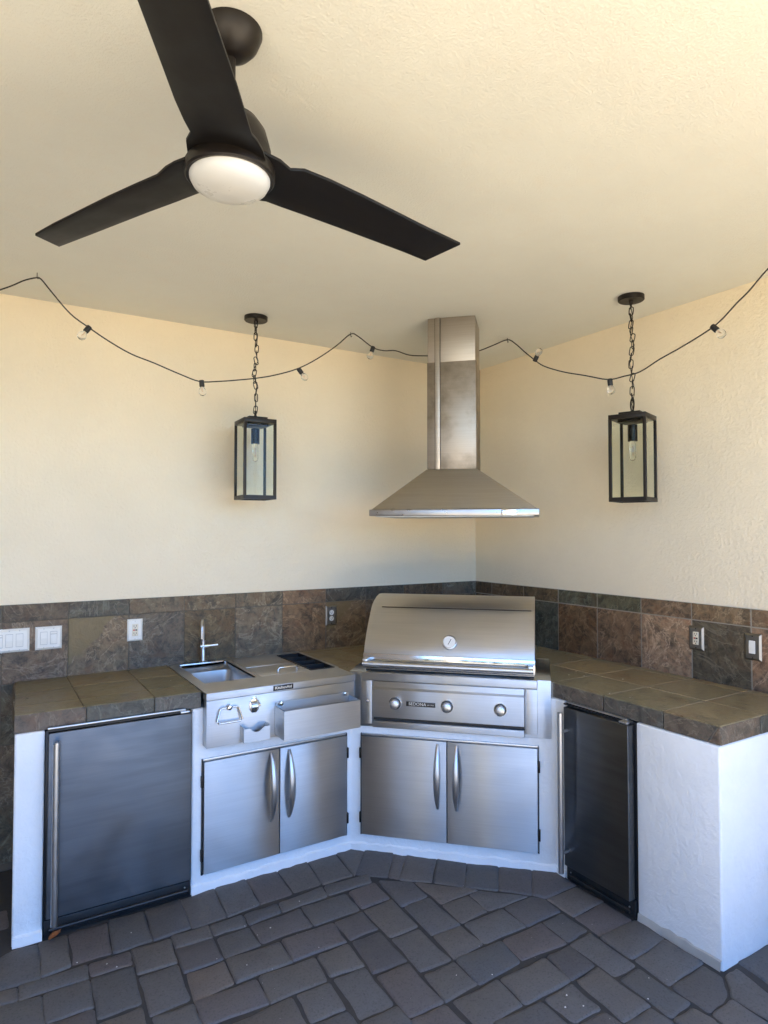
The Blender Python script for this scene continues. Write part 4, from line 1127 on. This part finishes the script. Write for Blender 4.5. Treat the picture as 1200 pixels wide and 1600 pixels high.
plate('switch_plate', 'steel plate with one white rocker, farthest right on the slate', 'switch', (PW, -2.105, 1.155), ROT_R, 0.084, 0.130, 'plate_steel', (('switch', 0.0),), 0.010)

# ================================================================ small litter
lf = MB()
vs = []; fs = []
for i in range(7):
    t = i / 6; w_ = 0.016 * math.sin(math.pi * (0.08 + 0.9 * t))
    zc = 0.006 + 0.022 * t * t
    vs += [(t * 0.065, -w_, zc + 0.008), (t * 0.065, 0, zc), (t * 0.065, w_, zc + 0.010)]
for i in range(6):
    for k in range(2):
        q = i * 3 + k
        fs.append((q, q + 1, q + 4, q + 3))
lo = lf.add(vs, fs).build('dry_leaf', 'leaf', loc=(-2.945, -0.775, 0.0))
lo.rotation_euler = (0, 0, R(35))
md = lo.modifiers.new('thickness', 'SOLIDIFY'); md.thickness = 0.0008
tag(lo, 'curled orange-brown dry leaf on the pavers by the larger refrigerator', 'leaf')

gm = MB()
def crumb(x, y, z, r):
    pts = [(random.uniform(0.6, 1.1) * r * a, random.uniform(0.6, 1.1) * r * b, random.uniform(0.5, 0.9) * r * c) for a, b, c in ((1, 0, 0), (-1, 0, 0), (0, 1, 0), (0, -1, 0), (0, 0, 1), (0, 0, -0.4))]
    gm.add([(x + a, y + b, z + c) for a, b, c in pts], [(0, 2, 4), (2, 1, 4), (1, 3, 4), (3, 0, 4), (2, 0, 5), (1, 2, 5), (3, 1, 5), (0, 3, 5)])
for x, y in ((-2.64, -0.89), (-2.86, -0.98), (-2.76, -1.05), (-2.73, -1.09), (-2.38, -1.25), (-2.21, -1.10), (-2.12, -1.17), (-1.93, -1.05), (-2.29, -1.35), (-1.39, -2.17), (-1.33, -2.20), (-1.34, -2.13), (-1.50, -1.90), (-1.62, -1.83), (-1.1, -2.3), (-1.0, -2.23), (-2.0, -1.40)):
    crumb(x, y, 0.001, random.uniform(0.0025, 0.005))
for i in range(60):
    x, y = random.uniform(-3.1, -0.9), random.uniform(-2.6, -0.95)
    if x + y < -2.4:
        crumb(x, y, 0.0005, random.uniform(0.0009, 0.0022))
for x, y in ((-2.37, -0.42), (-2.30, -0.60), (-0.42, -1.36), (-0.47, -1.46), (-0.41, -1.42), (-0.40, -1.52), (-0.36, -1.62), (-0.66, -1.78), (-0.64, -1.88), (-0.52, -1.40)):
    crumb(x, y, ZT + 0.002, random.uniform(0.002, 0.0042))
gk = gm.build('grit', 'crumb', smooth=False)
gk['kind'] = 'stuff'
gk['label'] = 'white grit scattered on the pavers and counter'

# ================================================================ beyond the frame: unseen surroundings set up for daylight and reflections in the steel
wing = MB().box(ROOF_X - 0.05, ROOF_X + 0.2, -3.05, -0.002, -0.1, ZC - 0.001).build('house_wing', 'wing', bevel=0.01)
tag(wing, 'tan stucco house wall closing the left side of the patio', 'wall')
for (x, y), where in (((ROOF_X + 0.25, ROOF_Y + 0.25), 'left outer corner'), ((-0.12, ROOF_Y + 0.22), 'right outer corner')):
    p = thing('patio_post', 'square cream stucco post carrying the patio roof at its ' + where, 'post', (x, y, 0), 0, 'posts of the patio roof')
    MB().box(-0.2, 0.2, -0.2, 0.2, 0.0, ZC - 0.001).build('shaft', 'wall', p, bevel=0.01)
    MB().box(-0.24, 0.24, -0.24, 0.24, -0.02, 0.30).build('plinth', 'wall', p, bevel=0.01)

# added unseen planting of loose leaves, keeping low sky out of the reflections
hv = []; hf = []
def leaves(x0, y0, x1, y1, depth, count, hmin, hmax):
    for i in range(count):
        t = random.random()
        top = hmin + (hmax - hmin) * (0.5 + 0.5 * math.sin(t * 19.0 + x0) * math.cos(t * 7.3 + y0))
        z = top * random.random() ** 0.75
        w = depth * (0.45 + 0.55 * math.sin(math.pi * min(1, z / top) * 0.9 + 0.2))
        px_ = x0 + (x1 - x0) * t + random.gauss(0, w * 0.4); py_ = y0 + (y1 - y0) * t + random.gauss(0, w * 0.4)
        s = random.uniform(0.10, 0.24)
        u = Vector((random.gauss(0, 1), random.gauss(0, 1), random.gauss(0, 1))).normalized()
        v = u.orthogonal().normalized()
        p = Vector((px_, py_, z + 0.02))
        o = len(hv)
        hv.extend([tuple(p - u * s), tuple(p + v * s * 0.45), tuple(p + u * s), tuple(p - v * s * 0.45)])
        hf.append((o, o + 1, o + 2, o + 3))
leaves(-12.5, 3.0, -12.5, -13.5, 1.6, 10000, 1.0, 2.3)
leaves(-12.5, -13.5, 4.0, -13.5, 1.6, 10000, 0.9, 2.0)
me = bpy.data.meshes.new('added_hedge'); me.from_pydata(hv, [], hf); me.materials.append(M['leaves'])
hg = link('added_hedge', me)
hg['kind'] = 'stuff'
hg['label'] = 'unseen green planting added along the yard edge to hide low sky in reflections'
gw = MB().box(-14.4, -14.2, -15.4, 4.0, -0.05, 1.85).build('added_yard_wall', 'wall', bevel=0.01)  # unseen yard walls, added with the planting for darker reflections
tag(gw, 'unseen cream block wall added for reflections, behind the planting on the left', 'wall')
gw = MB().box(-14.2, 6.0, -15.4, -15.2, -0.05, 1.85).build('added_yard_wall', 'wall', bevel=0.01)
tag(gw, 'unseen cream block wall added for reflections, behind the planting across the yard', 'wall')
